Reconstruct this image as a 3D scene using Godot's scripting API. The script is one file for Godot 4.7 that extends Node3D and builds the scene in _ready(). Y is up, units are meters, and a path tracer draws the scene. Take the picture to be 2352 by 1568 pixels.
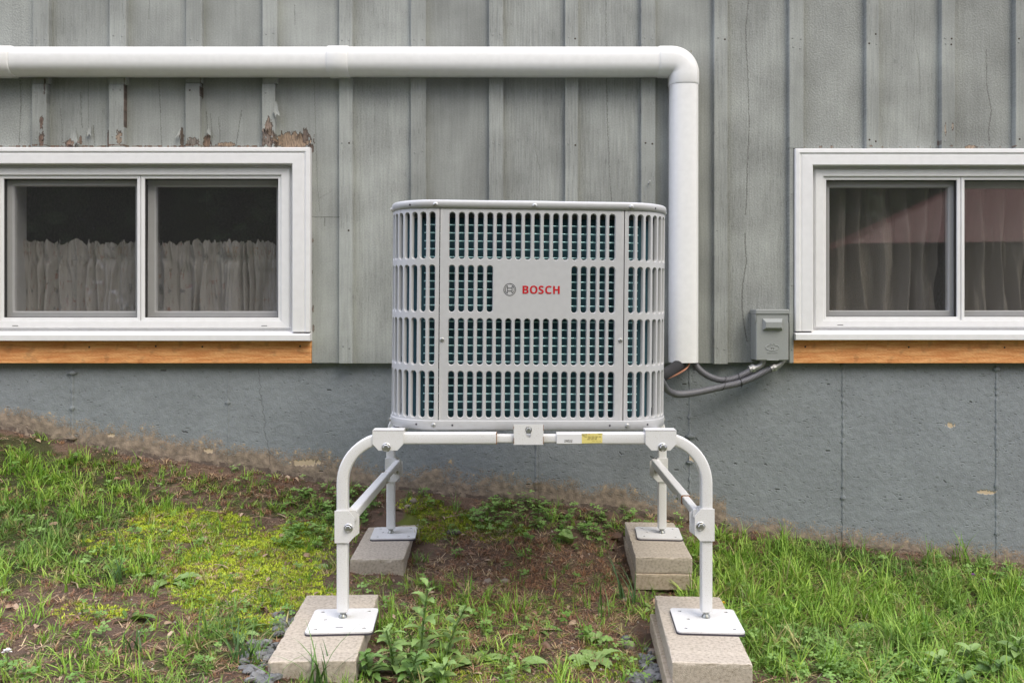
extends Node3D
# A house wall with two basement windows, a heat pump on a white stand in front of it, weeds and grass below.
# Metres, y up. The siding lies in the plane z = 0 and faces +z.

const EYE := Vector3(0, 1.0, 3.45)
const FOCAL := 1978.0            # focal length and principal point used to turn measured positions into metres
const MID := Vector2(1176, 700)

var mats := {}
var names := {}

# ---------------------------------------------------------------- measuring
func at(px: float, py: float, z: float) -> Vector3:
	var s := FOCAL / (EYE.z - z)
	return Vector3((px - MID.x) / s, EYE.y - (py - MID.y) / s, z)

func wall_base(x: float) -> float:
	var t := [[-40.0, 0.75], [-4.0, 0.75], [-2.05, 0.495], [-1.76, 0.435], [-1.45, 0.378], [-1.18, 0.345], [-0.66, 0.272], [-0.31, 0.232], [0.1, 0.2], [0.57, 0.145], [0.83, 0.1], [1.33, 0.03], [2.06, -0.052], [4.0, -0.25], [40.0, -0.25]]
	for i in t.size() - 1:
		if x <= t[i + 1][0]:
			return lerpf(t[i][1], t[i + 1][1], clampf((x - t[i][0]) / (t[i + 1][0] - t[i][0]), 0, 1))
	return -0.25

var bump_noise := FastNoiseLite.new()
func ground_y(x: float, z: float) -> float:
	var near := clampf(1.0 - (absf(x) - 3.0) / 6.0, 0, 1) * clampf(1.0 - (z - 2.0) / 6.0, 0, 1)
	var d := 0.13 - 0.025 * clampf(x, -2, 2)
	var y := wall_base(clampf(x, -4, 4)) - d * (1.0 - exp(-maxf(z, 0.0) / 0.28))
	y = lerpf(0.02, y, near)
	return y + near * (0.012 * bump_noise.get_noise_2d(x * 60, z * 60) + 0.007 * bump_noise.get_noise_2d(x * 260 + 90, z * 260))

func on_ground(px: float, py: float) -> Vector3:
	var ray := Vector3((px - MID.x) / FOCAL, -(py - MID.y) / FOCAL, -1.0)
	var lo := 0.8
	while lo < 3.5:
		var q := EYE + ray * (lo + 0.02)
		if q.y < ground_y(q.x, q.z):
			break
		lo += 0.02
	var hi := minf(lo + 0.02, 3.45)
	for i in 12:
		var mid := (lo + hi) / 2
		var q := EYE + ray * mid
		if q.y < ground_y(q.x, q.z): hi = mid
		else: lo = mid
	var p := EYE + ray * lo
	p.y = ground_y(p.x, p.z)
	return p

# ---------------------------------------------------------------- mesh building
class MB:
	var st := SurfaceTool.new()
	var sg := -1
	var uvf = null
	var col := Color.WHITE
	var count := 0
	func _init() -> void:
		st.begin(Mesh.PRIMITIVE_TRIANGLES)
	func p(v: Vector3) -> void:
		st.set_smooth_group(sg)
		st.set_color(col)
		if uvf != null:
			st.set_uv(uvf.call(v))
		st.add_vertex(v)
	func tri(a: Vector3, b: Vector3, c: Vector3, hint := Vector3.ZERO) -> void:   # counter-clockwise seen from outside, or turned to face the hint
		if (hint != Vector3.ZERO) and (b - a).cross(c - a).dot(hint) < 0:
			p(a); p(b); p(c)
		else:
			p(a); p(c); p(b)
		count += 1
	func quad(a: Vector3, b: Vector3, c: Vector3, d: Vector3, hint := Vector3.ZERO) -> void:
		tri(a, b, c, hint); tri(a, c, d, hint)
	func box(c: Vector3, s: Vector3, bevel := 0.0, basis := Basis()) -> void:
		var h := s / 2.0
		var b := minf(bevel, minf(h.x, minf(h.y, h.z)) * 0.9)
		for a in 3:
			var u := (a + 1) % 3
			var w := (a + 2) % 3
			for sa in [-1.0, 1.0]:
				var q: Array[Vector3] = []
				for k in [[-1, -1], [1, -1], [1, 1], [-1, 1]]:
					var v := Vector3.ZERO
					v[a] = sa * h[a]; v[u] = k[0] * (h[u] - b); v[w] = k[1] * (h[w] - b)
					q.append(c + basis * v)
				var n := Vector3.ZERO
				n[a] = sa
				quad(q[0], q[1], q[2], q[3], basis * n)
			if b > 0:
				for su in [-1.0, 1.0]:
					for sw in [-1.0, 1.0]:
						var q: Array[Vector3] = []
						for k in [[-1, 0], [1, 0], [1, 1], [-1, 1]]:
							var v := Vector3.ZERO
							v[a] = k[0] * (h[a] - b)
							v[u] = su * (h[u] if k[1] == 0 else h[u] - b)
							v[w] = sw * (h[w] - b if k[1] == 0 else h[w])
							q.append(c + basis * v)
						var n := Vector3.ZERO
						n[u] = su; n[w] = sw
						quad(q[0], q[1], q[2], q[3], basis * n)
		if b > 0:
			for sx in [-1.0, 1.0]:
				for sy in [-1.0, 1.0]:
					for sz in [-1.0, 1.0]:
						var s3 := Vector3(sx, sy, sz)
						var e := h - Vector3(b, b, b)
						tri(c + basis * (s3 * Vector3(h.x, e.y, e.z)), c + basis * (s3 * Vector3(e.x, h.y, e.z)), c + basis * (s3 * Vector3(e.x, e.y, h.z)), basis * s3)
	func sweep(path: Array, prof: PackedVector2Array, up: Vector3, caps := true, scales := []) -> void:
		var rings := []
		for i in path.size():
			var t: Vector3 = (path[mini(i + 1, path.size() - 1)] - path[maxi(i - 1, 0)]).normalized()
			var side := t.cross(up).normalized()
			var nn := side.cross(t).normalized()
			var k: float = scales[i] if scales.size() else 1.0
			var r: Array[Vector3] = []
			for q in prof:
				r.append(path[i] + side * q.x * k + nn * q.y * k)
			rings.append(r)
		var n := prof.size()
		for i in rings.size() - 1:
			var mid: Vector3 = (path[i] + path[i + 1]) / 2.0
			for j in n:
				var j2 := (j + 1) % n
				quad(rings[i][j], rings[i][j2], rings[i + 1][j2], rings[i + 1][j], (rings[i][j] + rings[i + 1][j2]) / 2.0 - mid)
		if caps:
			sg = -1
			for e in [0, rings.size() - 1]:
				var t: Vector3 = path[e] - path[1 if e == 0 else e - 1]
				for j in range(1, n - 1):
					tri(rings[e][0], rings[e][j], rings[e][j + 1], t)
	func lathe(prof: Array, o: Vector3, basis: Basis, n := 16) -> void:       # prof: [radius, height along basis.y]
		for i in prof.size() - 1:
			for j in n:
				var a0 := TAU * j / n
				var a1 := TAU * (j + 1) / n
				var d0 := Vector3(cos(a0), 0, sin(a0))
				var d1 := Vector3(cos(a1), 0, sin(a1))
				var up0 := Vector3(0, prof[i][1], 0)
				var up1 := Vector3(0, prof[i + 1][1], 0)
				var a: Vector3 = o + basis * (d0 * prof[i][0] + up0)
				var b: Vector3 = o + basis * (d1 * prof[i][0] + up0)
				var c: Vector3 = o + basis * (d1 * prof[i + 1][0] + up1)
				var d: Vector3 = o + basis * (d0 * prof[i + 1][0] + up1)
				var dr: float = prof[i + 1][0] - prof[i][0]
				var dh: float = prof[i + 1][1] - prof[i][1]
				var hint: Vector3 = basis * ((d0 + d1) * 0.5 * dh + Vector3(0, -dr, 0))
				if prof[i][0] > 1e-6:
					tri(a, b, c, hint)
				if prof[i + 1][0] > 1e-6:
					tri(a, c, d, hint)
	func prism(poly: PackedVector2Array, o: Vector3, basis: Basis, z0: float, z1: float) -> void:
		var idx := Geometry2D.triangulate_polygon(poly)
		for i in range(0, idx.size(), 3):
			for z in [z0, z1]:
				var q: Array[Vector3] = []
				for k in 3:
					q.append(o + basis * Vector3(poly[idx[i + k]].x, poly[idx[i + k]].y, z))
				tri(q[0], q[1], q[2], basis * Vector3(0, 0, (1.0 if z == z1 else -1.0) * signf(z1 - z0)))
		var cw := Geometry2D.is_polygon_clockwise(poly)
		for i in poly.size():
			var a := poly[i]
			var b := poly[(i + 1) % poly.size()]
			var e := (b - a)
			var nn := Vector2(e.y, -e.x) * (-1.0 if cw else 1.0)
			quad(o + basis * Vector3(a.x, a.y, z0), o + basis * Vector3(b.x, b.y, z0), o + basis * Vector3(b.x, b.y, z1), o + basis * Vector3(a.x, a.y, z1), basis * Vector3(nn.x, nn.y, 0))
	func mesh() -> ArrayMesh:
		st.generate_normals()
		return st.commit()

static func rounded(w: float, h: float, r: float, seg := 3) -> PackedVector2Array:
	var out := PackedVector2Array()
	for q in 4:
		var c := Vector2([1, -1, -1, 1][q] * (w / 2 - r), [1, 1, -1, -1][q] * (h / 2 - r))
		for k in seg + 1:
			var a := PI / 2 * (q + float(k) / seg)
			out.append(c + Vector2(cos(a), sin(a)) * r)
	return out

static func circle(r: float, n: int) -> PackedVector2Array:
	var out := PackedVector2Array()
	for i in n:
		out.append(Vector2(cos(TAU * i / n), sin(TAU * i / n)) * r)
	return out

static func smooth_path(pts: Array, step: float) -> Array:
	var c := Curve3D.new()
	c.bake_interval = step
	for i in pts.size():
		var t: Vector3 = (pts[mini(i + 1, pts.size() - 1)] - pts[maxi(i - 1, 0)]) / 6.0
		c.add_point(pts[i], -t, t)
	var out := []
	var n := int(c.get_baked_length() / step)
	for i in n + 1:
		out.append(c.sample_baked(c.get_baked_length() * i / n, true))
	return out

# ---------------------------------------------------------------- nodes
func numbered(called: String) -> String:
	if not names.has(called):
		names[called] = 0
		return called
	names[called] += 1
	return "%s_%03d" % [called, names[called]]

func tag(o: Node3D, label: String, category: String, group := "", kind := "") -> Node3D:
	if label: o.set_meta("label", label)
	if category: o.set_meta("category", category)
	if group: o.set_meta("group", group)
	if kind: o.set_meta("kind", kind)
	return o

func thing(called: String, label: String, category: String, where := Vector3.ZERO, group := "") -> Node3D:
	var o := Node3D.new()
	o.name = numbered(called)
	add_child(o)
	o.position = where
	return tag(o, label, category, group)

func put(called: String, m, material: Material, parent: Node = self, where := Transform3D()) -> MeshInstance3D:
	var o := MeshInstance3D.new()
	o.mesh = m.mesh() if m is MB else m
	o.name = numbered(called) if parent == self else called
	o.material_override = material
	o.transform = where
	parent.add_child(o, true)
	return o

# ---------------------------------------------------------------- materials
func noise_tex(freq: float, size := 512, seed_ := 1, lo := 0.0, hi := 1.0, octaves := 4, type := FastNoiseLite.TYPE_SIMPLEX_SMOOTH) -> NoiseTexture2D:
	var n := FastNoiseLite.new()
	n.seed = seed_; n.frequency = freq; n.fractal_octaves = octaves; n.noise_type = type
	var t := NoiseTexture2D.new()
	t.width = size; t.height = size; t.seamless = true; t.noise = n
	var g := Gradient.new()
	g.set_color(0, Color(lo, lo, lo)); g.set_color(1, Color(hi, hi, hi))
	t.color_ramp = g
	return t

func mat(name_: String, c: Vector3, rough := 0.6, metal := 0.0) -> StandardMaterial3D:
	var m := StandardMaterial3D.new()
	m.resource_name = name_
	m.albedo_color = Color(c.x, c.y, c.z).linear_to_srgb()
	m.roughness = rough
	m.metallic = metal
	m.cull_mode = BaseMaterial3D.CULL_DISABLED
	mats[name_] = m
	return m

func grain(m: StandardMaterial3D, tex: Texture2D, scale_: float, relief := 0.0, bump: Texture2D = null) -> StandardMaterial3D:
	m.uv1_triplanar = true
	m.uv1_world_triplanar = false
	m.uv1_scale = Vector3.ONE * scale_
	if tex: m.albedo_texture = tex
	if relief > 0.0:
		m.heightmap_enabled = true
		m.heightmap_texture = bump if bump else tex
		m.heightmap_scale = relief
	return m

func texture_of(im: Image) -> ImageTexture:
	return ImageTexture.create_from_image(im)

func noise_bytes(w: int, h: int, freq: float, seed_: int, gen_w := 0, gen_h := 0, octaves := 3) -> PackedByteArray:
	var n := FastNoiseLite.new()
	n.seed = seed_; n.frequency = freq; n.fractal_octaves = octaves; n.noise_type = FastNoiseLite.TYPE_SIMPLEX_SMOOTH
	var im := n.get_image(gen_w if gen_w else w, gen_h if gen_h else h)
	if im.get_width() != w or im.get_height() != h:
		im.resize(w, h, Image.INTERPOLATE_CUBIC)
	im.convert(Image.FORMAT_L8)
	return im.get_data()

func make_materials() -> void:
	var fine := noise_tex(0.06, 512, 3, 0.965, 1.0)
	var dusty := noise_tex(0.3, 512, 17, 0.97, 1.0, 5)
	dusty.color_ramp.set_color(0, Color(0.62, 0.57, 0.5))
	dusty.color_ramp.set_offset(1, 0.3)
	dusty.color_ramp.add_point(0.2, Color(0.9, 0.885, 0.86))
	dusty.color_ramp.add_point(0.27, Color(0.985, 0.98, 0.975))
	var speck := noise_tex(0.12, 512, 5, 0.72, 1.0, 5)
	grain(mat("white_vinyl", Vector3(0.76, 0.76, 0.77), 0.42), fine, 0.7)
	grain(mat("white_duct", Vector3(0.8, 0.8, 0.8), 0.36), fine, 0.9)
	grain(mat("white_coat", Vector3(0.71, 0.71, 0.72), 0.38), dusty, 2.3)
	grain(mat("cabinet", Vector3(0.5, 0.505, 0.52), 0.42), fine, 1.3)
	grain(mat("cabinet_dark", Vector3(0.3, 0.31, 0.31), 0.5), fine, 1.3)
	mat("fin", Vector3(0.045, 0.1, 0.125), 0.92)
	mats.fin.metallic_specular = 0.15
	mat("coil_tube", Vector3(0.5, 0.8, 0.86), 0.3, 0.45)
	mat("zinc", Vector3(0.5, 0.5, 0.48), 0.32, 0.85)
	mat("bolt_steel", Vector3(0.36, 0.37, 0.35), 0.36, 0.8)
	grain(mat("rust", Vector3(0.3, 0.12, 0.03), 0.9), speck, 9.0)
	mat("brand_red", Vector3(0.5, 0.008, 0.016), 0.45)
	mat("brand_dark", Vector3(0.05, 0.055, 0.065), 0.45)
	mat("print_black", Vector3(0.03, 0.03, 0.03), 0.6)
	mat("print_olive", Vector3(0.13, 0.1, 0.02), 0.6)
	mat("sticker_white", Vector3(0.74, 0.74, 0.76), 0.35)
	mat("sticker_yellow", Vector3(0.74, 0.64, 0.22), 0.4)
	mat("sticker_orange", Vector3(0.55, 0.2, 0.05), 0.4)
	grain(mat("box_grey", Vector3(0.3, 0.315, 0.31), 0.42), fine, 3.0)
	mat("conduit", Vector3(0.125, 0.125, 0.14), 0.42)
	mat("cast_metal", Vector3(0.42, 0.42, 0.42), 0.42, 0.7)
	mat("copper", Vector3(0.62, 0.3, 0.19), 0.4, 0.8)
	grain(mat("foam", Vector3(0.03, 0.03, 0.034), 0.9), speck, 12.0, 0.15)
	mat("cable_tie", Vector3(0.02, 0.02, 0.02), 0.5)
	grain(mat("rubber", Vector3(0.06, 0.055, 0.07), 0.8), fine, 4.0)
	var cb := noise_tex(0.3, 512, 8, 0.0, 1.0, 4)
	var ct := noise_tex(0.05, 512, 9, 0.7, 1.0, 7)
	ct.color_ramp.set_color(0, Color(0.66, 0.63, 0.6))
	ct.color_ramp.add_point(0.24, Color(0.87, 0.86, 0.84))
	ct.color_ramp.add_point(0.5, Color(0.94, 0.935, 0.925))
	grain(mat("concrete_block", Vector3(0.66, 0.585, 0.5), 0.95), ct, 3.2, 0.5, cb)
	grain(mat("concrete_block_darker", Vector3(0.58, 0.49, 0.38), 0.95), ct, 2.7, 0.5, cb)  # darker, browner tone for the lower block of each pair
	mat("nail", Vector3(0.25, 0.26, 0.25), 0.6, 0.2)
	mat("nail_dark", Vector3(0.06, 0.045, 0.035), 0.7, 0.3)
	mat("sheathing", Vector3(0.3, 0.22, 0.14), 0.95)
	grain(mat("room", Vector3(0.3, 0.27, 0.23), 0.95), speck, 0.5)
	var g := mat("glass", Vector3(0.02, 0.025, 0.022), 0.02)
	g.transparency = BaseMaterial3D.TRANSPARENCY_ALPHA
	g.albedo_color.a = 0.02
	var s := mat("insect_screen", Vector3(0.03, 0.03, 0.03), 0.85)
	s.transparency = BaseMaterial3D.TRANSPARENCY_ALPHA
	s.albedo_color.a = 0.36
	mat("screen_bar", Vector3(0.3, 0.3, 0.3), 0.5, 0.3)
	mat("shadow_gasket", Vector3(0.035, 0.035, 0.035), 0.7)  # near-black line colour with the shadow between vinyl parts painted in
	grain(mat("pebble", Vector3(0.36, 0.3, 0.25), 0.85), speck, 14.0)
	grain(mat("slate", Vector3(0.17, 0.175, 0.185), 0.85), speck, 12.0)
	grain(mat("slate_brown", Vector3(0.13, 0.1, 0.09), 0.85), speck, 12.0)
	for l in [["leaf_light", Vector3(0.31, 0.47, 0.15)], ["leaf_mid", Vector3(0.17, 0.31, 0.075)], ["leaf_dark", Vector3(0.07, 0.165, 0.04)], ["leaf_dry", Vector3(0.2, 0.115, 0.07)], ["stem", Vector3(0.16, 0.26, 0.07)]]:
		var lm := mat(l[0], l[1], 0.55)
		grain(lm, speck, 12.0)
		if l[0] != "leaf_dry":
			lm.backlight_enabled = true
			lm.backlight = Color(0.5, 0.55, 0.35)
	mat("petal_white", Vector3(0.75, 0.72, 0.72), 0.7)
	mat("petal_violet", Vector3(0.25, 0.09, 0.3), 0.7)
	mat("petal_yellow", Vector3(0.75, 0.5, 0.03), 0.7)
	for b in ["blade", "moss", "straw", "crumb"]:
		var bm := mat(b, Vector3.ONE, 0.6 if b == "blade" else 0.85)
		bm.vertex_color_use_as_albedo = true
		if b == "blade" or b == "moss":
			bm.backlight_enabled = true
			bm.backlight = Color(0.62, 0.62, 0.5)
	grain(mat("roof_red", Vector3(0.29, 0.055, 0.065), 0.5), fine, 0.3)
	mat("far_wall", Vector3(0.2, 0.17, 0.14), 0.8)
	var tl := mat("tree_leaf", Vector3(0.05, 0.095, 0.025), 0.6)
	tl.backlight_enabled = true
	tl.backlight = Color(0.3, 0.35, 0.15)
	grain(mat("bark", Vector3(0.1, 0.075, 0.055), 0.95), speck, 2.0, 1.0)

# ---------------------------------------------------------------- siding and foundation surfaces
const SX0 := -2.3
const SX1 := 2.6
const SY0 := 0.7
const SY1 := 2.42
const SW := 2048
const SH := 720
var sid_a: PackedByteArray
var sid_h: PackedByteArray

const BATTENS := [[-278, -245], [-102, -67], [74, 111], [250, 289], [426, 463], [602, 636], [778, 809], [943, 978], [1123, 1156], [1298, 1328], [1473, 1506], [1641, 1672], [1814, 1847], [1991, 2020], [2164, 2195], [2334, 2366], [2508, 2540], [2682, 2714], [2856, 2888]]
const WIN_TOP := [1.6265, 1.621]

func bx(d: float) -> float:
	return (d - MID.x) / 577.0

func zoomed(r: int, zx: float, zy: float) -> Vector2:     # photograph detail sheets 1..6 -> siding texture
	var o: Vector2 = [Vector2(0, 0), Vector2(1024, 0), Vector2(2048, 0), Vector2(0, 640), Vector2.ZERO, Vector2(2048, 640)][r - 1]
	var d := (o + Vector2(zx, zy) / 2.24) * 0.765625
	var x := (d.x - 1176) / 573.3
	var y := 1.0 - (d.y - 700) / 573.3
	return Vector2((x - SX0) / (SX1 - SX0) * SW, (SY1 - y) / (SY1 - SY0) * SH)

func sid_mix(x: int, y: int, c: Vector3, k: float, dh: float) -> void:
	if x < 0 or y < 0 or x >= SW or y >= SH:
		return
	var i := y * SW + x
	sid_a[i * 3] = int(lerpf(sid_a[i * 3], c.x, k))
	sid_a[i * 3 + 1] = int(lerpf(sid_a[i * 3 + 1], c.y, k))
	sid_a[i * 3 + 2] = int(lerpf(sid_a[i * 3 + 2], c.z, k))
	sid_h[i] = clampi(int(sid_h[i] + dh), 0, 255)

func crack(r: int, pts: Array, k: float, rng: RandomNumberGenerator, wide := 0.0) -> void:
	for i in pts.size() - 1:
		var a := zoomed(r, pts[i][0], pts[i][1])
		var b := zoomed(r, pts[i + 1][0], pts[i + 1][1])
		var n := int(maxf(absf(b.x - a.x), absf(b.y - a.y))) + 1
		for j in n:
			var q := a.lerp(b, float(j) / n)
			var w := rng.randf()
			sid_mix(roundi(q.x + rng.randf_range(-0.4, 0.4)), roundi(q.y), Vector3(58, 58, 54), k * 0.8 * (0.45 + 0.55 * w), -60)
			if rng.randf() < wide:
				sid_mix(roundi(q.x) + 1, roundi(q.y), Vector3(58, 58, 54), k * 0.6, -50)

func knot(r: int, zx: float, zy: float, rad: float) -> void:
	var c := zoomed(r, zx, zy)
	var n := int(rad) + 1
	for y in range(-n - 4, n + 5):
		for x in range(-n, n + 1):
			var q := Vector2(x, y * 0.72)
			var l := q.length()
			if l < rad:
				var e := sin(l * 1.9 + sin(atan2(q.y, q.x) * 3.0 + zx) * 1.1 + x * 0.13)
				sid_mix(int(c.x) + x, int(c.y) + y, Vector3(84, 86, 82), 0.16 * maxf(-e, 0) * (1.0 - l / rad), 30 * e * (1.0 - l / rad))

func bare_patch(r: int, zx: float, zy: float, rx: float, ry: float, tone: Vector3, rng: RandomNumberGenerator, up := 0.0) -> void:
	var c := zoomed(r, zx, zy)
	if zx != 1965:
		rx *= 0.72
		ry *= 0.72
	var n := FastNoiseLite.new()
	n.seed = rng.randi() % 999; n.frequency = 0.16; n.fractal_octaves = 3
	for y in range(int(-ry * 1.6), int(ry * 1.6) + 1):
		for x in range(int(-rx * 1.6), int(rx * 1.6) + 1):
			var fx := x / rx
			var fy := y / ry
			var l := sqrt(fx * fx + fy * fy) + 0.55 * n.get_noise_2d(x, y * 0.45) + up * maxf(-fy, 0) * absf(fx)
			if l < 0.86:
				var g := 0.94 + 0.4 * n.get_noise_2d(x * 5.0 + 300, y * 0.5)
				sid_mix(int(c.x) + x, int(c.y) + y, tone.lerp(Vector3(124, 116, 110), 0.42) * g, 0.94, -38)
			elif l < 1.05:
				sid_mix(int(c.x) + x, int(c.y) + y, Vector3(60, 46, 38), 0.75, -20)

func paint_siding() -> void:
	var rng := RandomNumberGenerator.new()
	rng.seed = 11
	var g := noise_bytes(SW, SH, 0.22, 4, SW, 34, 3)
	var g2 := noise_bytes(SW, SH, 0.06, 14, SW, 20, 3)
	var pb := noise_bytes(SW, SH, 0.3, 5, 0, 0, 2)
	var lg := noise_bytes(SW, SH, 0.03, 6, 512, 180, 4)
	var split := noise_bytes(SW, SH, 0.5, 7, SW, 60, 2)
	# per column: which board, and how it was sawn and painted
	var kinds := []
	for i in BATTENS.size() + 1:
		kinds.append([rng.randf_range(0.25, 0.6), rng.randf_range(0.1, 0.35), rng.randf_range(0.95, 1.05)])
	for k in [[2, 0.15, 0.9], [3, 0.55, 0.35], [4, 0.4, 0.25], [5, 0.35, 0.25], [6, 0.35, 0.25], [7, 0.6, 0.4], [8, 0.45, 0.2], [9, 0.95, 0.3], [10, 0.9, 0.35], [11, 0.4, 0.25], [12, 0.55, 0.8], [13, 0.3, 1.1], [14, 0.55, 0.55], [15, 0.35, 1.0], [16, 0.5, 0.6]]:
		kinds[k[0]][0] = k[1]; kinds[k[0]][1] = k[2]
	var gs := PackedFloat32Array(); var ps := PackedFloat32Array(); var tn := PackedFloat32Array()
	for x in SW:
		var wx := SX0 + (SX1 - SX0) * x / SW
		var b := 0
		var batten := false
		for j in BATTENS.size():
			if wx > bx(BATTENS[j][0]) - 0.001:
				b = j + 1
				batten = wx < bx(BATTENS[j][1]) + 0.001
		gs.append(kinds[b][0] * (0.9 if batten else 1.0) + (0.15 if batten else 0.0)); ps.append(kinds[b][1] * (0.35 if batten else 1.0)); tn.append(kinds[b][2] * (1.02 if batten else 1.0))
	sid_a.resize(SW * SH * 3)
	sid_h.resize(SW * SH)
	var i := 0
	for y in SH:
		for x in SW:
			var v := (g[i] - 128) * gs[x] + (pb[i] - 128) * ps[x] * 0.8
			var hh := 140.0 + v * 0.8
			var s := tn[x] * (1.0 + (lg[i] - 128) * 0.0009 + (g2[i] - 128) * 0.0002 + v * 0.0007 + (pb[i] - 128) * 0.0003)
			if split[i] < 62 and gs[x] > 0.5 and lg[i] < 150:
				hh -= (62 - split[i]) * 1.5
				s *= 0.9
			sid_h[i] = clampi(int(hh), 0, 255)
			sid_a[i * 3] = int(142 * s)
			sid_a[i * 3 + 1] = int(145 * s)
			sid_a[i * 3 + 2] = int(142 * s)
			i += 1
	for k in [[2, 720, 985, 15], [2, 1250, 930, 17], [2, 1440, 915, 10], [2, 1190, 860, 8], [2, 890, 1265, 18], [2, 935, 920, 16], [1, 1500, 830, 24], [1, 1130, 150, 16], [1, 1010, 230, 16], [3, 1495, 430, 9], [3, 900, 590, 26], [3, 1605, 590, 6], [6, 350, 80, 15], [6, 540, 110, 16], [3, 2060, 90, 14]]:
		knot(k[0], k[1], k[2], k[3])
	crack(2, [[1775, 0], [1778, 300], [1783, 740], [1790, 930], [1800, 1160], [1814, 1350]], 0.75, rng, 0.35)
	crack(2, [[1305, 880], [1300, 1000], [1335, 1140], [1325, 1345]], 0.55, rng)
	crack(3, [[442, 0], [422, 180], [425, 320], [436, 480], [440, 640], [446, 830], [440, 960], [432, 1140], [428, 1320], [420, 1445]], 0.8, rng, 0.5)
	crack(6, [[415, 130], [425, 330], [400, 480], [395, 620], [412, 760], [432, 862]], 0.85, rng, 0.8)
	crack(3, [[2040, 330], [2042, 560], [2055, 640], [2075, 740], [2055, 880], [2062, 985]], 0.75, rng, 0.5)
	crack(3, [[1560, 0], [1555, 260], [1590, 420], [1600, 700], [1570, 980]], 0.4, rng)
	crack(1, [[130, 540], [135, 700], [122, 980]], 0.7, rng, 0.3)
	crack(1, [[1062, 540], [1070, 700], [1082, 980]], 0.65, rng, 0.3)
	crack(1, [[590, 540], [588, 980]], 0.5, rng)
	crack(1, [[535, 620], [540, 780], [545, 860]], 0.6, rng, 0.4)
	crack(1, [[620, 840], [630, 980]], 0.65, rng, 0.5)
	crack(1, [[1618, 740], [1600, 860], [1580, 985]], 0.7, rng, 0.3)
	crack(1, [[1000, 0], [995, 130]], 0.55, rng)
	crack(1, [[1975, 30], [1978, 170]], 0.55, rng, 0.3)
	crack(1, [[2108, 540], [2120, 960], [2130, 1250], [2145, 1420]], 0.5, rng)
	crack(1, [[2085, 1455], [2290, 1458]], 0.75, rng, 0.4)
	crack(1, [[2180, 1460], [2178, 1520]], 0.7, rng)
	crack(4, [[2180, 30], [2178, 80]], 0.6, rng)
	crack(1, [[2140, 1330], [2230, 1280]], 0.35, rng)
	for x in [400, 1240, 1462, 1380, 1408]:
		crack(1, [[x, 720 + (x * 7) % 90], [x + 12, 900], [x + 6, 985]], 0.55, rng, 0.3)
	for k in [[3, 440, 680, 490], [3, 330, 650, 1135], [3, 330, 640, 1152], [3, 1330, 1480, 438], [3, 1560, 1660, 455], [3, 1330, 1660, 500], [2, 1100, 1310, 1094], [2, 1100, 1280, 1135], [2, 140, 360, 1100], [2, 660, 960, 265], [1, 330, 560, 130], [3, 1030, 1180, 300]]:
		var a := zoomed(k[0], k[1], k[3])
		var b := zoomed(k[0], k[2], k[3])
		for x in range(int(a.x), int(b.x)):
			if rng.randf() < 0.8:
				sid_mix(x, int(a.y), Vector3.ZERO, 0.0, -40)
	# bare wood where the paint has let go above the windows
	var brown := Vector3(128, 96, 74)
	var tan_ := Vector3(168, 136, 104)
	bare_patch(1, 465, 960, 13, 9, Vector3(112, 78, 58), rng, 0.5)
	bare_patch(1, 540, 935, 3, 10, Vector3(104, 74, 56), rng)
	bare_patch(1, 1812, 930, 15, 22, Vector3(136, 116, 104), rng)
	bare_patch(1, 1818, 860, 8, 20, Vector3(136, 112, 96), rng)
	bare_patch(1, 1965, 945, 32, 15, tan_, rng)
	bare_patch(1, 2048, 915, 6, 18, Vector3(92, 74, 62), rng)
	bare_patch(1, 2090, 1000, 5, 10, Vector3(86, 66, 54), rng)
	bare_patch(1, 1392, 950, 9, 15, brown, rng)
	bare_patch(1, 1515, 972, 22, 5, tan_, rng)
	bare_patch(1, 1305, 960, 14, 9, Vector3(116, 108, 100), rng)
	bare_patch(1, 1222, 930, 4, 22, Vector3(84, 66, 54), rng)
	bare_patch(1, 298, 830, 4, 16, Vector3(96, 66, 50), rng)
	bare_patch(1, 298, 940, 6, 15, Vector3(104, 72, 54), rng)
	bare_patch(1, 225, 870, 2.5, 16, Vector3(92, 62, 48), rng)
	bare_patch(1, 818, 930, 7, 15, Vector3(176, 150, 124), rng)
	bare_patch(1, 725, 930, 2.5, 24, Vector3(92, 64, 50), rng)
	bare_patch(1, 848, 700, 0.9, 55, Vector3(80, 62, 54), rng)  # this and the next streaks: dark painted for narrow gaps beside battens
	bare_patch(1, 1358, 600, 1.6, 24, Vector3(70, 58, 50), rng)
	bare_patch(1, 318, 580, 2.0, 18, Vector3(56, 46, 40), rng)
	for x in range(10, 1750, 37):
		bare_patch(1, x + rng.randf_range(-14, 14), 984, rng.randf_range(2, 9), rng.randf_range(0.8, 2.4), Vector3(120, 86, 66), rng)
	for x in range(800, 2290, 110):
		bare_patch(3, x + rng.randf_range(-20, 20), 985, rng.randf_range(1, 4), rng.randf_range(1.0, 3.0), Vector3(150, 122, 106), rng)
	bare_patch(3, 1945, 985, 14, 4, Vector3(190, 160, 130), rng)
	bare_patch(3, 1752, 870, 1.6, 14, Vector3(196, 174, 150), rng)
	bare_patch(3, 1800, 860, 2.2, 9, Vector3(186, 168, 148), rng)
	bare_patch(3, 1720, 965, 1.6, 9, Vector3(104, 76, 68), rng)
	for k in [[690, 180], [700, 400], [705, 640], [698, 780]]:
		bare_patch(4, 2100 + rng.randf_range(-10, 10), k[1], 2, rng.randf_range(4, 10), Vector3(120, 104, 96), rng)

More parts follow.
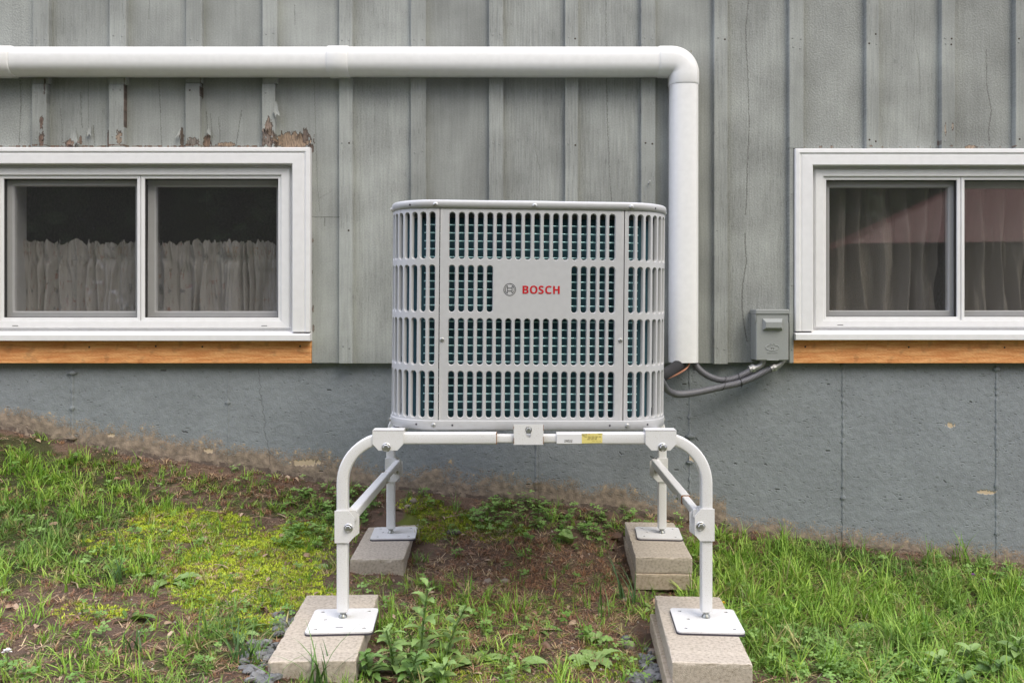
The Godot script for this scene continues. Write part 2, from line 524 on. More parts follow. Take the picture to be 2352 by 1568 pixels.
func siding_material() -> StandardMaterial3D:
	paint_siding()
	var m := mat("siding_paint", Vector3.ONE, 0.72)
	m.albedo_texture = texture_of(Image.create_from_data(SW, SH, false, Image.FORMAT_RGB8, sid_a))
	m.heightmap_enabled = true
	m.heightmap_texture = texture_of(Image.create_from_data(SW, SH, false, Image.FORMAT_L8, sid_h))
	m.heightmap_scale = 0.25
	return m

const FX0 := -2.9
const FX1 := 2.9
const FY0 := -0.4
const FY1 := 0.8
const FW := 2048
const FH := 424

func foundation_material() -> StandardMaterial3D:
	var rng := RandomNumberGenerator.new()
	rng.seed = 21
	var lg := noise_bytes(FW, FH, 0.012, 31, 0, 0, 4)
	var md := noise_bytes(FW, FH, 0.07, 32, 0, 0, 3)
	var fi := noise_bytes(FW, FH, 0.45, 33, 0, 0, 2)
	var a := PackedByteArray(); var h := PackedByteArray()
	a.resize(FW * FH * 3); h.resize(FW * FH)
	var base := PackedFloat32Array()
	for x in FW:
		base.append(wall_base(FX0 + (FX1 - FX0) * x / FW))
	var i := 0
	for y in FH:
		var wy := FY1 - (FY1 - FY0) * y / FH
		for x in FW:
			var s := 1.0 + (lg[i] - 128) * 0.0003 + (md[i] - 128) * 0.0003 + (fi[i] - 128) * 0.0006
			var up := wy - base[x]
			var c := Vector3(129, 135, 140) * s
			var edge := (0.03 + 0.075 * lg[(i + 5000) % (FW * FH)] / 255.0) * (1.0 if x < 1330 else 0.45) + 0.02 * (md[i] - 128) / 128.0
			if up < edge + 0.06:
				var t := clampf((edge + 0.05 - up) / 0.07, 0, 1)
				if fi[i] * 0.3 + rng.randi() % 180 < 20 + 235 * t:
					c = Vector3(142, 128, 114) * (s * (0.9 + 0.2 * (md[i] - 90) / 128.0))
				if md[i] > 204 and t > 0.2 and t < 0.75:
					c = Vector3(176, 156, 128) * s
				if up < edge * 0.3 and md[(i + 900) % (FW * FH)] + rng.randi() % 40 > 140:
					c = Vector3(100, 88, 80) * s
			a[i * 3] = clampi(int(c.x), 0, 255); a[i * 3 + 1] = clampi(int(c.y), 0, 255); a[i * 3 + 2] = clampi(int(c.z), 0, 255)
			h[i] = clampi(int(150 + (fi[i] - 128) * 0.25 + (md[i] - 128) * 0.3), 0, 255)
			i += 1
	# air holes in the cast concrete, shade painted in, many more towards +x
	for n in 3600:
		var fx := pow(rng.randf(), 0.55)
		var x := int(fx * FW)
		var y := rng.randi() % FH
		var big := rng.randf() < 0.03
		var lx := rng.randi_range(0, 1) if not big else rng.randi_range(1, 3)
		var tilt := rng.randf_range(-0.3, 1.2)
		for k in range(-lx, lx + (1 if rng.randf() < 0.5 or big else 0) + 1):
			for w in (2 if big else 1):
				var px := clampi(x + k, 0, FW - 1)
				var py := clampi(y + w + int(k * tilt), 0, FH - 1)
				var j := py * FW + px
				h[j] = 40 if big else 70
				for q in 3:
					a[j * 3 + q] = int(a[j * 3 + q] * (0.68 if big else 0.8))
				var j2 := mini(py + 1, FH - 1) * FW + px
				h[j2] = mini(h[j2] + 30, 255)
	# a settling crack and two chips of bare cement
	var cx := (at(593, 840, -0.03).x - FX0) / (FX1 - FX0) * FW
	for y in range(20, 190):
		cx += rng.randf_range(-0.9, 1.05)
		var j := y * FW + int(cx)
		h[j] = 95
		for q in 3:
			a[j * 3 + q] = int(a[j * 3 + q] * 0.82)
	for chip in [[2183, 977, 9, 4], [2266, 1130, 15, 4], [700, 1062, 26, 6], [480, 1035, 8, 4], [255, 1000, 6, 3], [1590, 1053, 5, 6]]:
		var p := at(chip[0], chip[1], -0.03)
		var px := int((p.x - FX0) / (FX1 - FX0) * FW)
		var py := int((FY1 - p.y) / (FY1 - FY0) * FH)
		for y in range(-chip[3], chip[3] + 1):
			for x in range(-chip[2], chip[2] + 1):
				if pow(float(x) / chip[2], 2) + pow(float(y) / chip[3], 2) + 0.8 * (md[((py + y) * FW + px + x * 3) % (FW * FH)] - 128) / 128.0 < 0.6:
					var j := clampi(py + y, 0, FH - 1) * FW + clampi(px + x, 0, FW - 1)
					a[j * 3] = 190; a[j * 3 + 1] = 172; a[j * 3 + 2] = 146
					h[j] = 70
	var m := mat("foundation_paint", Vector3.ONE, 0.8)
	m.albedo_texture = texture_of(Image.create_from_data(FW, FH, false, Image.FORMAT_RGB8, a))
	m.heightmap_enabled = true
	m.heightmap_texture = texture_of(Image.create_from_data(FW, FH, false, Image.FORMAT_L8, h))
	m.heightmap_scale = 0.6
	return m

func trim_wood_material() -> StandardMaterial3D:
	var w := 1024
	var h := 96
	var g := noise_bytes(w, h, 0.1, 41, 90, h, 4)
	var f := noise_bytes(w, h, 0.4, 42, 256, h, 2)
	var l := noise_bytes(w, h, 0.02, 43, 0, 0, 3)
	var a := PackedByteArray(); var hh := PackedByteArray()
	a.resize(w * h * 3); hh.resize(w * h)
	for i in w * h:
		var t := clampf(0.5 + (g[i] - 128) / 190.0 + (f[i] - 128) / 420.0, 0, 1)
		var dark := clampf((l[i] - 165) / 60.0, 0, 1) * 0.5
		var c := Vector3(208, 136, 78).lerp(Vector3(236, 176, 116), t) * (1.0 - 0.2 * dark)
		a[i * 3] = int(c.x); a[i * 3 + 1] = int(c.y); a[i * 3 + 2] = int(c.z)
		hh[i] = clampi(int(128 + (f[i] - 128) * 0.6 + (g[i] - 128) * 0.4), 0, 255)
	var m := mat("trim_wood", Vector3.ONE, 0.7)
	m.albedo_texture = texture_of(Image.create_from_data(w, h, false, Image.FORMAT_RGB8, a))
	m.heightmap_enabled = true
	m.heightmap_texture = texture_of(Image.create_from_data(w, h, false, Image.FORMAT_L8, hh))
	m.heightmap_scale = 0.25
	return m

# ---------------------------------------------------------------- the house
func build_house() -> void:
	var rng := RandomNumberGenerator.new()
	rng.seed = 5
	var house := thing("house", "grey green board and batten house wall on a painted concrete foundation", "house")
	var sid := siding_material()
	var uv := func(v: Vector3) -> Vector2: return Vector2((v.x - SX0) / (SX1 - SX0), (SY1 - v.y) / (SY1 - SY0))
	var top := 2.55
	var low := 0.768
	var lwx := -0.803      # the windows' edges that show
	var rwx := 1.126
	for i in BATTENS.size() - 1:
		var x0: float = bx((BATTENS[i][0] + BATTENS[i][1]) / 2.0) + 0.001
		var x1: float = bx((BATTENS[i + 1][0] + BATTENS[i + 1][1]) / 2.0) - 0.001
		var m := MB.new()
		m.uvf = uv
		var z1 := rng.randf_range(-0.0016, 0.0)
		var poly: PackedVector2Array
		if x1 < lwx:
			poly = [Vector2(x0, WIN_TOP[0]), Vector2(x1, WIN_TOP[0]), Vector2(x1, top), Vector2(x0, top)]
		elif x0 < lwx:
			poly = [Vector2(x0, WIN_TOP[0]), Vector2(lwx + 0.001, WIN_TOP[0]), Vector2(lwx + 0.001, low), Vector2(x1, low), Vector2(x1, top), Vector2(x0, top)]
		elif x0 > rwx:
			poly = [Vector2(x0, WIN_TOP[1]), Vector2(x1, WIN_TOP[1]), Vector2(x1, top), Vector2(x0, top)]
		else:
			var b := low + rng.randf_range(-0.002, 0.002)
			poly = [Vector2(x0, b), Vector2(minf(x1, rwx - 0.008), b), Vector2(minf(x1, rwx - 0.008), WIN_TOP[1] + 0.02), Vector2(x1, WIN_TOP[1] + 0.02), Vector2(x1, top), Vector2(x0, top)] if x1 > rwx - 0.008 else PackedVector2Array([Vector2(x0, b), Vector2(x1, b), Vector2(x1, top), Vector2(x0, top)])
		m.prism(poly, Vector3.ZERO, Basis(), -0.02, z1)
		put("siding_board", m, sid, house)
	var nail_mesh := MB.new()
	nail_mesh.sg = 0
	nail_mesh.lathe([[0.0042, 0.0], [0.0036, 0.0012], [0.0, 0.0018]], Vector3.ZERO, Basis(Vector3.RIGHT, PI / 2), 8)
	var nm := nail_mesh.mesh()
	for i in BATTENS.size():
		var x0 := bx(BATTENS[i][0])
		var x1 := bx(BATTENS[i][1])
		var zt := 0.021 + rng.randf_range(-0.0015, 0.0015)
		var rows := [rng.randf_range(74, 92)]
		var pieces := []
		if x1 < lwx:
			var cut := 1.882 + rng.randf_range(-0.004, 0.004)
			pieces = [[x0, x1, cut, top, zt], [x0 - 0.001, x1 - 0.008, WIN_TOP[0] - 0.008, cut - 0.0015, zt + 0.003]]
			rows += [rng.randf_range(205, 214), rng.randf_range(312, 322)]
		elif x0 < rwx and x1 > rwx:
			pieces = [[x0, x1, WIN_TOP[1] + 0.003, top, zt]]
			rows += [110.0]
		elif x0 > rwx:
			pieces = [[x0, x1, WIN_TOP[1] - 0.004, top, zt]]
			rows += [100.0, 322.0]
		else:
			pieces = [[x0, x1, low + rng.randf_range(-0.004, 0.001), top, zt]]
			rows += [rng.randf_range(325, 350), rng.randf_range(525, 535), rng.randf_range(795, 805)]
		for pc in pieces:
			var m := MB.new()
			m.uvf = uv
			var tilt := rng.randf_range(-0.0012, 0.0012)
			m.box(Vector3((pc[0] + pc[1]) / 2, (pc[2] + pc[3]) / 2, pc[4] / 2 - 0.0015), Vector3(pc[1] - pc[0], pc[3] - pc[2], pc[4] + 0.003), 0.0012, Basis(Vector3.UP, tilt * 3))
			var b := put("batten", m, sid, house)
			for r in rows:
				var y: float = 1.0 - (r - 700.0) / 577.0
				if y > pc[2] + 0.01 and y < pc[3] and y < 2.3:
					for k in [0.27, 0.76]:
						if rng.randf() < 0.93:
							put("nail", nm, mats.nail_dark if rng.randf() < (0.5 if x0 > rwx else 0.12) else mats.nail, b, Transform3D(Basis(), Vector3(lerpf(pc[0], pc[1], k) + rng.randf_range(-0.003, 0.003), y + rng.randf_range(-0.006, 0.006), pc[4] - 0.0006)))
		if x0 < rwx and x1 > rwx:       # beside the window only a sliver of this batten is left
			var m := MB.new()
			m.uvf = uv
			m.box(Vector3((x0 + rwx - 0.003) / 2, (low + WIN_TOP[1] + 0.002) / 2, zt / 2 - 0.0015), Vector3(rwx - 0.003 - x0, WIN_TOP[1] + 0.002 - low, zt + 0.003), 0.0015)
			var b := put("batten", m, sid, house)
			for r in [445.0, 655.0, 803.0]:
				put("nail", nm, mats.nail, b, Transform3D(Basis(), Vector3(x0 + 0.01, 1.0 - (r - 700.0) / 577.0, zt - 0.0006)))
	# curled flakes of old paint above the window
	for fl in [[170, 318, 0.05, 0.075, 0.35, 0.5], [206, 300, 0.022, 0.045, -0.3, 0.4], [634, 250, 0.028, 0.06, 0.25, 0.3], [612, 292, 0.03, 0.04, -0.2, 0.5], [480, 300, 0.02, 0.05, 0.3, 0.4], [413, 305, 0.018, 0.05, -0.5, 0.5], [714, 325, 0.012, 0.03, 0.5, 0.5], [686, 305, 0.016, 0.025, -0.4, 0.4]]:
		var o := at(fl[0], fl[1], 0.022 if fl[0] in [634, 612] else 0.001)
		var m := MB.new()
		m.sg = 0
		m.uvf = uv
		var rows := 7
		var cols := 5
		var g := []
		for r in rows + 1:
			var line := []
			for c in cols + 1:
				var u := float(c) / cols - 0.5
				var v := float(r) / rows
				var wdt: float = fl[2] * (0.25 + 0.75 * v) * (1.0 + 0.12 * sin(v * 9.0 + fl[0]))
				var curl: float = pow(v, 2.0) * fl[5] * fl[3] * 0.55 + 0.004 * absf(u) * v
				var jag := (0.012 * sin(c * 2.7 + fl[1]) if r == rows else 0.0)
				line.append(o + Vector3(u * wdt + fl[4] * fl[3] * (v - 0.5) * 0.35, fl[3] * (0.5 - v) + jag + curl * 0.3, curl + 0.0012))
			g.append(line)
		for r in rows:
			for c in cols:
				m.quad(g[r][c], g[r + 1][c], g[r + 1][c + 1], g[r][c + 1], Vector3(0, 0, 1))
		put("paint_flake", m, sid, house)
	# structure behind the boards, with the window openings left free
	var m := MB.new()
	var lx := [-3.3, -2.1, -0.84, 1.165, 2.43, 3.4]
	for i in 5:
		if i == 1 or i == 3:
			m.box(Vector3((lx[i] + lx[i + 1]) / 2, 2.09, -0.09), Vector3(lx[i + 1] - lx[i], 0.98, 0.138))
			m.box(Vector3((lx[i] + lx[i + 1]) / 2, 0.83, -0.09), Vector3(lx[i + 1] - lx[i], 0.12, 0.138))
		else:
			m.box(Vector3((lx[i] + lx[i + 1]) / 2, 1.675, -0.09), Vector3(lx[i + 1] - lx[i], 1.81, 0.138))
	put("wall_frame", m, mats.sheathing, house)
	m = MB.new()
	m.uvf = func(v: Vector3) -> Vector2: return Vector2((v.x - FX0) / (FX1 - FX0), (FY1 - v.y) / (FY1 - FY0))
	m.box(Vector3(0, 0.12, -0.13), Vector3(6.6, 1.3, 0.2), 0.004)
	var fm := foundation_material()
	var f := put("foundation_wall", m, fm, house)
	f.set_meta("label", "blue grey painted concrete with form lines and mud splashes")
	for s in [165, 523, 885, 1232, 1585, 1937, 2290]:
		var x := at(s, 900, -0.03).x
		var sm := MB.new()
		sm.sg = 0
		sm.uvf = m.uvf
		var path := []
		var sc := []
		var y := 0.765
		while y > wall_base(x) - 0.03:
			path.append(Vector3(x + rng.randf_range(-0.0012, 0.0012), y, -0.0305))
			var lump := 1.0 + (2.2 if rng.randf() < 0.035 else 0.0)
			sc.append(rng.randf_range(0.5, 1.3) * lump * (0.55 if s in [523, 885] else 1.0))
			y -= 0.008
		sm.sweep(path, rounded(0.011, 0.008, 0.003, 2), Vector3.BACK, true, sc)
		put("form_seam", sm, fm, f)
	m = MB.new()
	for w in [[Vector3(0, 1.5, -5.6), Vector3(6.6, 2.8, 0.1)], [Vector3(-3.25, 1.5, -2.8), Vector3(0.1, 2.8, 5.5)], [Vector3(3.35, 1.5, -2.8), Vector3(0.1, 2.8, 5.5)], [Vector3(0.05, 2.65, -2.8), Vector3(6.8, 0.1, 5.7)], [Vector3(0.05, 0.2, -2.9), Vector3(6.8, 0.1, 5.34)]]:
		m.box(w[0], w[1])
	put("room_shell", m, mats.room, house)
	var wood := trim_wood_material()
	for t in [[-2.18, lwx - 0.0005, 0.8575], [1.1255, 2.5, 0.8605]]:
		m = MB.new()
		m.uvf = func(v: Vector3) -> Vector2: return Vector2((v.x + 3.0) / 1.5, (0.87 - v.y) / 0.14)
		m.box(Vector3((t[0] + t[1]) / 2, (0.766 + t[2]) / 2, -0.008), Vector3(t[1] - t[0], t[2] - 0.766, 0.028), 0.002)
		var tb := put("trim_board", m, wood, house)
		tb.set_meta("label", "bare orange brown wood under the window")
		for sx in ([[465, 795], [605, 796], [899, 795], [265, 797]] if t[0] < 0 else [[2418, 796], [2729, 797], [3017, 798]]):
			var q := Vector3(((sx[0] * 0.7656 if t[0] > 0 else sx[0] * 0.7656) - 1176) / 575.0, 1.0 - (sx[1] - 700) / 575.0, 0.0056)
			put("nail", nm, mats.nail_dark, tb, Transform3D(Basis(), q))
	build_window(house, -2.181, lwx, 0.8575, WIN_TOP[0])
	build_window(house, rwx, 2.482, 0.8605, WIN_TOP[1])

func frame_side(m: MB, a: Vector2, b: Vector2, inward: Vector2, prof: Array, miter_a: float, miter_b: float) -> void:
	# one side of a frame: prof = [distance from the outer edge, depth]; ends are mitred
	var along := (b - a).normalized()
	for i in prof.size() - 1:
		var p0: Array = prof[i]
		var p1: Array = prof[i + 1]
		var q := []
		for e in [[p0, a, miter_a, 1.0], [p0, b, miter_b, -1.0], [p1, b, miter_b, -1.0], [p1, a, miter_a, 1.0]]:
			var v: Vector2 = e[1] + inward * e[0][0] + along * (e[0][0] * e[2] * e[3])
			q.append(Vector3(v.x, v.y, e[0][1]))
		m.quad(q[0], q[1], q[2], q[3], Vector3(inward.x, inward.y, 0) * -(p1[1] - p0[1]) + Vector3(0, 0, p1[0] - p0[0]))

func widened(prof: Array, k: float) -> Array:
	var out := []
	for p in prof:
		out.append([p[0] * k, p[1]])
	return out

func rect_frame(m: MB, x0: float, x1: float, y0: float, y1: float, prof: Array, k := 1.0) -> void:
	# k: how much wider the upright sides are than the top and bottom
	frame_side(m, Vector2(x0, y1), Vector2(x1, y1), Vector2(0, -1), prof, k, k)
	frame_side(m, Vector2(x0, y0), Vector2(x1, y0), Vector2(0, 1), prof, k, k)
	frame_side(m, Vector2(x0, y0), Vector2(x0, y1), Vector2.RIGHT, widened(prof, k), 1.0 / k, 1.0 / k)
	frame_side(m, Vector2(x1, y0), Vector2(x1, y1), Vector2.LEFT, widened(prof, k), 1.0 / k, 1.0 / k)

func build_window(house: Node3D, x0: float, x1: float, y0: float, y1: float) -> void:
	var w := Node3D.new()
	w.name = "window"
	house.add_child(w, true)
	w.set_meta("label", "white vinyl sliding window with floral half curtain behind its screens" if x0 < 0 else "white vinyl sliding window with drawn striped grey curtains behind its screens")
	var v: Material = mats.white_vinyl
	var ys := y0 + 0.036        # top of the sill
	var prof := [[0.0, -0.004], [0.0, 0.026], [0.003, 0.0295], [0.0155, 0.0305], [0.018, 0.027], [0.024, 0.0255], [0.0265, 0.0275], [0.063, 0.0285], [0.0655, 0.0265], [0.0655, -0.02]]
	var m := MB.new()
	frame_side(m, Vector2(x0, y1), Vector2(x1, y1), Vector2(0, -1), prof, 1.09, 1.09)
	put("head_casing", m, v, w)
	m = MB.new()
	frame_side(m, Vector2(x0, ys - 0.001), Vector2(x0, y1), Vector2.RIGHT, widened(prof, 1.09), 0, 1.0 / 1.09)
	put("side_casing", m, v, w)
	m = MB.new()
	frame_side(m, Vector2(x1, ys - 0.001), Vector2(x1, y1), Vector2.LEFT, widened(prof, 1.09), 0, 1.0 / 1.09)
	put("side_casing", m, v, w)
	# sill: sloped top, square nose
	m = MB.new()
	var sp := PackedVector2Array([Vector2(-0.02, -0.036), Vector2(0.041, -0.036), Vector2(0.0425, -0.0345), Vector2(0.0425, -0.0135), Vector2(0.041, -0.012), Vector2(0.0, 0.0005), Vector2(-0.02, 0.002)])
	var basis := Basis(Vector3(0, 0, 1), Vector3(0, 1, 0), Vector3(-1, 0, 0))
	m.prism(sp, Vector3(x0 - 0.0015, ys, 0), basis, 0.0, -(x1 - x0 + 0.003))
	put("window_sill", m, v, w)
	# main frame inside the casing
	var fx0 := x0 + 0.0711
	var fx1 := x1 - 0.0711
	var fy1 := y1 - 0.0625
	m = MB.new()
	rect_frame(m, fx0, fx1, ys - 0.002, fy1, [[0.0, -0.05], [0.0, -0.0105], [0.012, -0.0095], [0.0165, 0.0005], [0.0185, 0.0015], [0.042, 0.0], [0.0435, -0.0015], [0.0435, -0.07]], 1.2)
	put("frame", m, v, w)
	for s in [[0.085, 0.0175], [0.13, 0.0255]]:      # weep slots in the bottom rail
		for e in [x0 + s[0] + 0.06, x1 - s[0] - 0.06]:
			m = MB.new()
			m.box(Vector3(e, ys + s[1] - 0.002, -0.0005), Vector3(0.027, 0.0065, 0.004), 0.001)
			var ws := put("weep_cover", m, v, w)
			ws.position.z = 0.0 if s[1] > 0.02 else -0.0055
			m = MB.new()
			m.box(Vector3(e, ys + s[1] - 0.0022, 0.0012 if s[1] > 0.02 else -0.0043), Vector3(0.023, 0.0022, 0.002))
			put("weep_slot_shade", m, mats.shadow_gasket, w)  # dark bar painted for the shade inside the slot
	var ix0 := fx0 + 0.0523
	var ix1 := fx1 - 0.0523
	var iy0 := ys + 0.0417
	var iy1 := fy1 - 0.0437
	var mid := (ix0 + ix1) / 2
	for k in 2:
		var a := ix0 if k == 0 else mid + 0.0015
		var b := mid - 0.0015 if k == 0 else ix1
		m = MB.new()
		rect_frame(m, a, b, iy0, iy1, [[0.0, -0.05], [0.0, -0.0075], [0.001, -0.0065], [0.0125, -0.008], [0.0138, -0.0095], [0.0138, -0.03]])
		put("screen_frame", m, v, w)
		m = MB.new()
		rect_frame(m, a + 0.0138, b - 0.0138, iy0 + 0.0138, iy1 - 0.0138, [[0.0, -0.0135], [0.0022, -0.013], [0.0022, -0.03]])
		put("spline", m, mats.shadow_gasket, w)
		m = MB.new()
		m.quad(Vector3(a + 0.012, iy0 + 0.012, -0.016), Vector3(b - 0.012, iy0 + 0.012, -0.016), Vector3(b - 0.012, iy1 - 0.012, -0.016), Vector3(a + 0.012, iy1 - 0.012, -0.016), Vector3.BACK)
		put("insect_screen", m, mats.insect_screen, w)
		m = MB.new()
		var zz := -0.034 - 0.018 * k
		rect_frame(m, a + 0.009, b - 0.004, iy0 + 0.010, iy1 - 0.010, [[0.0, zz - 0.03], [0.0, zz], [0.026, zz - 0.001], [0.029, zz - 0.006], [0.029, zz - 0.03]])
		put("sash", m, v, w)
		m = MB.new()
		for gz in [-0.012, -0.026]:       # double glazing
			m = MB.new()
			m.box(Vector3((a + b) / 2 + 0.002, (iy0 + iy1) / 2, zz + gz), Vector3(b - a - 0.05, iy1 - iy0 - 0.055, 0.003))
			put("pane", m, mats.glass, w)
	m = MB.new()
	rect_frame(m, ix0 - 0.002, ix1 + 0.002, iy0 - 0.002, iy1 + 0.002, [[0.0, -0.075], [0.004, -0.08], [0.02, -0.08], [0.02, -0.165]])
	put("jamb_liner", m, v, w)

func build_curtains() -> void:
	# half curtain gathered on a rod
	var x0 := -2.07
	var x1 := -0.868
	var c := thing("cafe_curtain", "off white floral half curtain with ruffled top behind white vinyl window", "curtain", Vector3(0, 0, 0))
	var n := 560
	var rows := 30
	var yt := 1.262
	var yb := 0.885
	var n1 := FastNoiseLite.new(); n1.seed = 3; n1.frequency = 1.0
	var tex := Image.create(512, 256, false, Image.FORMAT_RGB8)
	tex.fill(Color8(204, 201, 198))
	var rng := RandomNumberGenerator.new(); rng.seed = 9
	for k in 80:
		var px := rng.randi_range(0, 511); var py := rng.randi_range(0, 255)
		var col: Color = [Color8(150, 84, 70), Color8(110, 118, 112), Color8(168, 120, 112), Color8(120, 108, 92), Color8(86, 92, 100), Color8(170, 118, 80)][rng.randi() % 6]
		var rr := rng.randf_range(5.0, 12.0)
		for y in range(-15, 16):
			for x in range(-15, 16):
				if Vector2(x, y).length() < rr * (0.75 + 0.4 * sin(atan2(y, x) * 4.0 + k)) and py + y >= 0 and py + y < 256:
					tex.set_pixel(posmod(px + x, 512), py + y, tex.get_pixel(posmod(px + x, 512), py + y).lerp(col, 0.38))
	var cm := mat("curtain_floral", Vector3.ONE, 0.9)
	cm.albedo_texture = texture_of(tex)
	cm.backlight_enabled = true
	cm.backlight = Color(0.3, 0.3, 0.28)
	var m := MB.new()
	m.sg = 0
	var g := []
	for r in rows + 1:
		var v := float(r) / rows
		var y := lerpf(yt, yb, v)
		var line := []
		for i in n + 1:
			var u := float(i) / n
			var x := lerpf(x0, x1, u)
			var gather := exp(-pow((v - 0.2) / 0.05, 2.0))
			var fold := sin(u * 92.0 + 14.0 * n1.get_noise_1d(u * 5.0)) * (0.019 * (1.0 - 0.75 * gather)) + 0.022 * n1.get_noise_2d(u * 16.0, v * 0.8) * (1.0 - 0.5 * gather)
			var fine := 0.004 * sin(u * 310.0 + 9.0 * n1.get_noise_1d(u * 11.0 + 4)) * (1.0 if v < 0.32 else 0.35)
			var head := (0.026 * n1.get_noise_2d(u * 55.0, 7.0) + 0.01 * absf(n1.get_noise_2d(u * 100.0, 3.0))) * clampf(1.0 - v / 0.16, 0, 1)
			line.append(Vector3(x + 0.005 * sin(v * 5 + u * 60), y + head, -0.155 + fold + fine - 0.004 * gather + 0.012 * n1.get_noise_2d(u * 75.0, v * 9.0) * clampf(1.0 - v / 0.17, 0, 1)))
		g.append(line)
	m.uvf = func(q: Vector3) -> Vector2: return Vector2((q.x - x0) / (x1 - x0) * 1.9 + q.z * 9.0, (yt - q.y) / (yt - yb))
	for r in rows:
		for i in n:
			m.quad(g[r][i], g[r + 1][i], g[r + 1][i + 1], g[r][i + 1], Vector3.BACK)
	put("cloth", m, cm, c)
	m = MB.new()
	m.sg = 0
	m.sweep([Vector3(-2.12, 1.196, -0.19), Vector3(-0.815, 1.196, -0.19)], circle(0.006, 8), Vector3.UP)
	put("rod", m, mats.screen_bar, c)
	# two long striped panels
	for k in 2:
		var a := [1.17, 1.86][k] as float
		var b := [1.8, 2.44][k] as float
		c = thing("long_curtain", ["striped grey linen curtain panel hanging behind the window beside the grey switch box", "striped grey linen curtain panel hanging behind the sash reflecting the red roof"][k], "curtain", Vector3.ZERO, "long curtains behind one window")
		m = MB.new()
		m.sg = 0
		g = []
		n = 300
		rows = 16
		for r in rows + 1:
			var v := float(r) / rows
			var line := []
			for i in n + 1:
				var u := float(i) / n
				var f := 0.034 * sin(u * 44.0 + 4.0 * n1.get_noise_2d(u * 3.0 + k * 9, v * 0.6)) + 0.02 * n1.get_noise_2d(u * 9.0 + k * 5, v * 0.9)
				line.append(Vector3(lerpf(a, b, u) + 0.012 * sin(v * 3.0 + u * 9.0 + k), lerpf(1.56, 0.88, v), -0.17 + f))
			g.append(line)
		var st := Image.create(512, 64, false, Image.FORMAT_RGB8)
		for x in 512:
			for y in 64:
				var s := rng.randf_range(-7, 7)
				var light := 34 if x % 43 in [5, 6] or x % 43 == 19 else 0
				st.set_pixel(x, y, Color8(int(166 + s + light), int(160 + s + light), int(150 + s + light)))
		var sm := mat("curtain_striped_%d" % k, Vector3.ONE, 0.95)
		sm.albedo_texture = texture_of(st)
		sm.backlight_enabled = true
		sm.backlight = Color(0.25, 0.25, 0.23)
		m.uvf = func(q: Vector3) -> Vector2: return Vector2((q.x - a) / (b - a) * 2.2 + q.z * 7.0, q.y * 2.0)
		for r in rows:
			for i in n:
				m.quad(g[r][i], g[r + 1][i], g[r + 1][i + 1], g[r][i + 1], Vector3.BACK)
		put("cloth", m, sm, c)
		m = MB.new()
		m.sg = 0
		m.sweep([Vector3(a - 0.02, 1.562, -0.168), Vector3(b + 0.02, 1.562, -0.168)], circle(0.007, 8), Vector3.UP)
		put("rod", m, mats.screen_bar, c)

func rebase(o: Node3D, p: Vector3) -> void:
	o.position += p
	for c in o.get_children():
		c.position -= p

# ---------------------------------------------------------------- white line cover on the wall
func build_duct() -> void:
	var d := thing("line_cover", "long white plastic pipe cover running along the siding and down beside the heat pump", "duct")
	var prof := PackedVector2Array()
	prof.append(Vector2(-0.0562, 0.0))
	for i in 21:
		var a := PI * (1.0 - i / 20.0)
		prof.append(Vector2(signf(cos(a)) * pow(absf(cos(a)), 0.72) * 0.0562, 0.022 + 0.056 * pow(sin(a), 0.82)))
	prof.append(Vector2(0.0562, 0.0))
	var y := 1.9605
	var x := 0.679
	var z := 0.0225
	var run := func(called: String, path: Array, grow: float) -> void:
		var m := MB.new()
		m.sg = 0
		var pr := PackedVector2Array()
		for q in prof:
			pr.append(q * Vector2(grow, 1.0 + (grow - 1.0) * 0.8))
		m.sweep(path, pr, Vector3.BACK)
		put(called, m, mats.white_duct, d)
	run.call("duct_length", [Vector3(-2.9, y, z), Vector3(-2.02, y, z)], 1.0)
	run.call("duct_length", [Vector3(-1.985, y, z), Vector3(-0.66, y, z)], 1.0)
	run.call("duct_length", [Vector3(-0.66, y, z), Vector3(0.6, y, z)], 1.0)
	run.call("duct_length", [Vector3(x, 1.89, z), Vector3(x, 0.774, z)], 1.0)
	for c in [[-2.1, -1.965], [-0.725, -0.642]]:
		var m := MB.new()
		m.sg = 0
		var pr := PackedVector2Array()
		for q in prof:
			pr.append(q * 1.06)
		var e := 0.004
		m.sweep([Vector3(c[0], y, z), Vector3(c[0] + e, y, z), Vector3(c[1] - e, y, z), Vector3(c[1], y, z)], pr, Vector3.BACK, true, [0.97, 1.0, 1.0, 0.97])
		put("coupling", m, mats.white_duct, d)
	var path := [Vector3(0.576, y, z), Vector3(0.582, y, z), Vector3(x - 0.052, y, z)]
	var sc := [0.975, 1.0, 1.0]
	for i in range(1, 13):
		var a := PI / 2 * i / 12.0
		path.append(Vector3(x - 0.052 + 0.052 * sin(a), y - 0.052 + 0.052 * cos(a), z))
		sc.append(1.0)
	path += [Vector3(x, 1.872, z), Vector3(x, 1.866, z)]
	sc += [1.0, 0.975]
	var m := MB.new()
	m.sg = 0
	var pr := PackedVector2Array()
	for q in prof:
		pr.append(q * 1.05)
	m.sweep(path, pr, Vector3.BACK, true, sc)
	put("elbow", m, mats.white_duct, d)
	for s in [[0.552, 1.943, 0.086, 0.6], [0.557, 1.949, 0.0855, -0.4], [0.652, 1.925, 0.084, 0.2], [0.70, 1.99, 0.083, 0.1]]:     # scuffs
		m = MB.new()
		m.box(Vector3(s[0], s[1], z + 0.0782 - 0.0125 * absf(s[1] - 1.96) / 0.03), Vector3(0.002, 0.008, 0.0006), 0.0, Basis(Vector3.BACK, s[3]))
		put("scuff", m, mats.print_olive, d)
	rebase(d, Vector3(0.679, 0.774, 0.0225))

# ---------------------------------------------------------------- heat pump
const HW := 0.387
const HD := 0.37
const RAD := 0.13

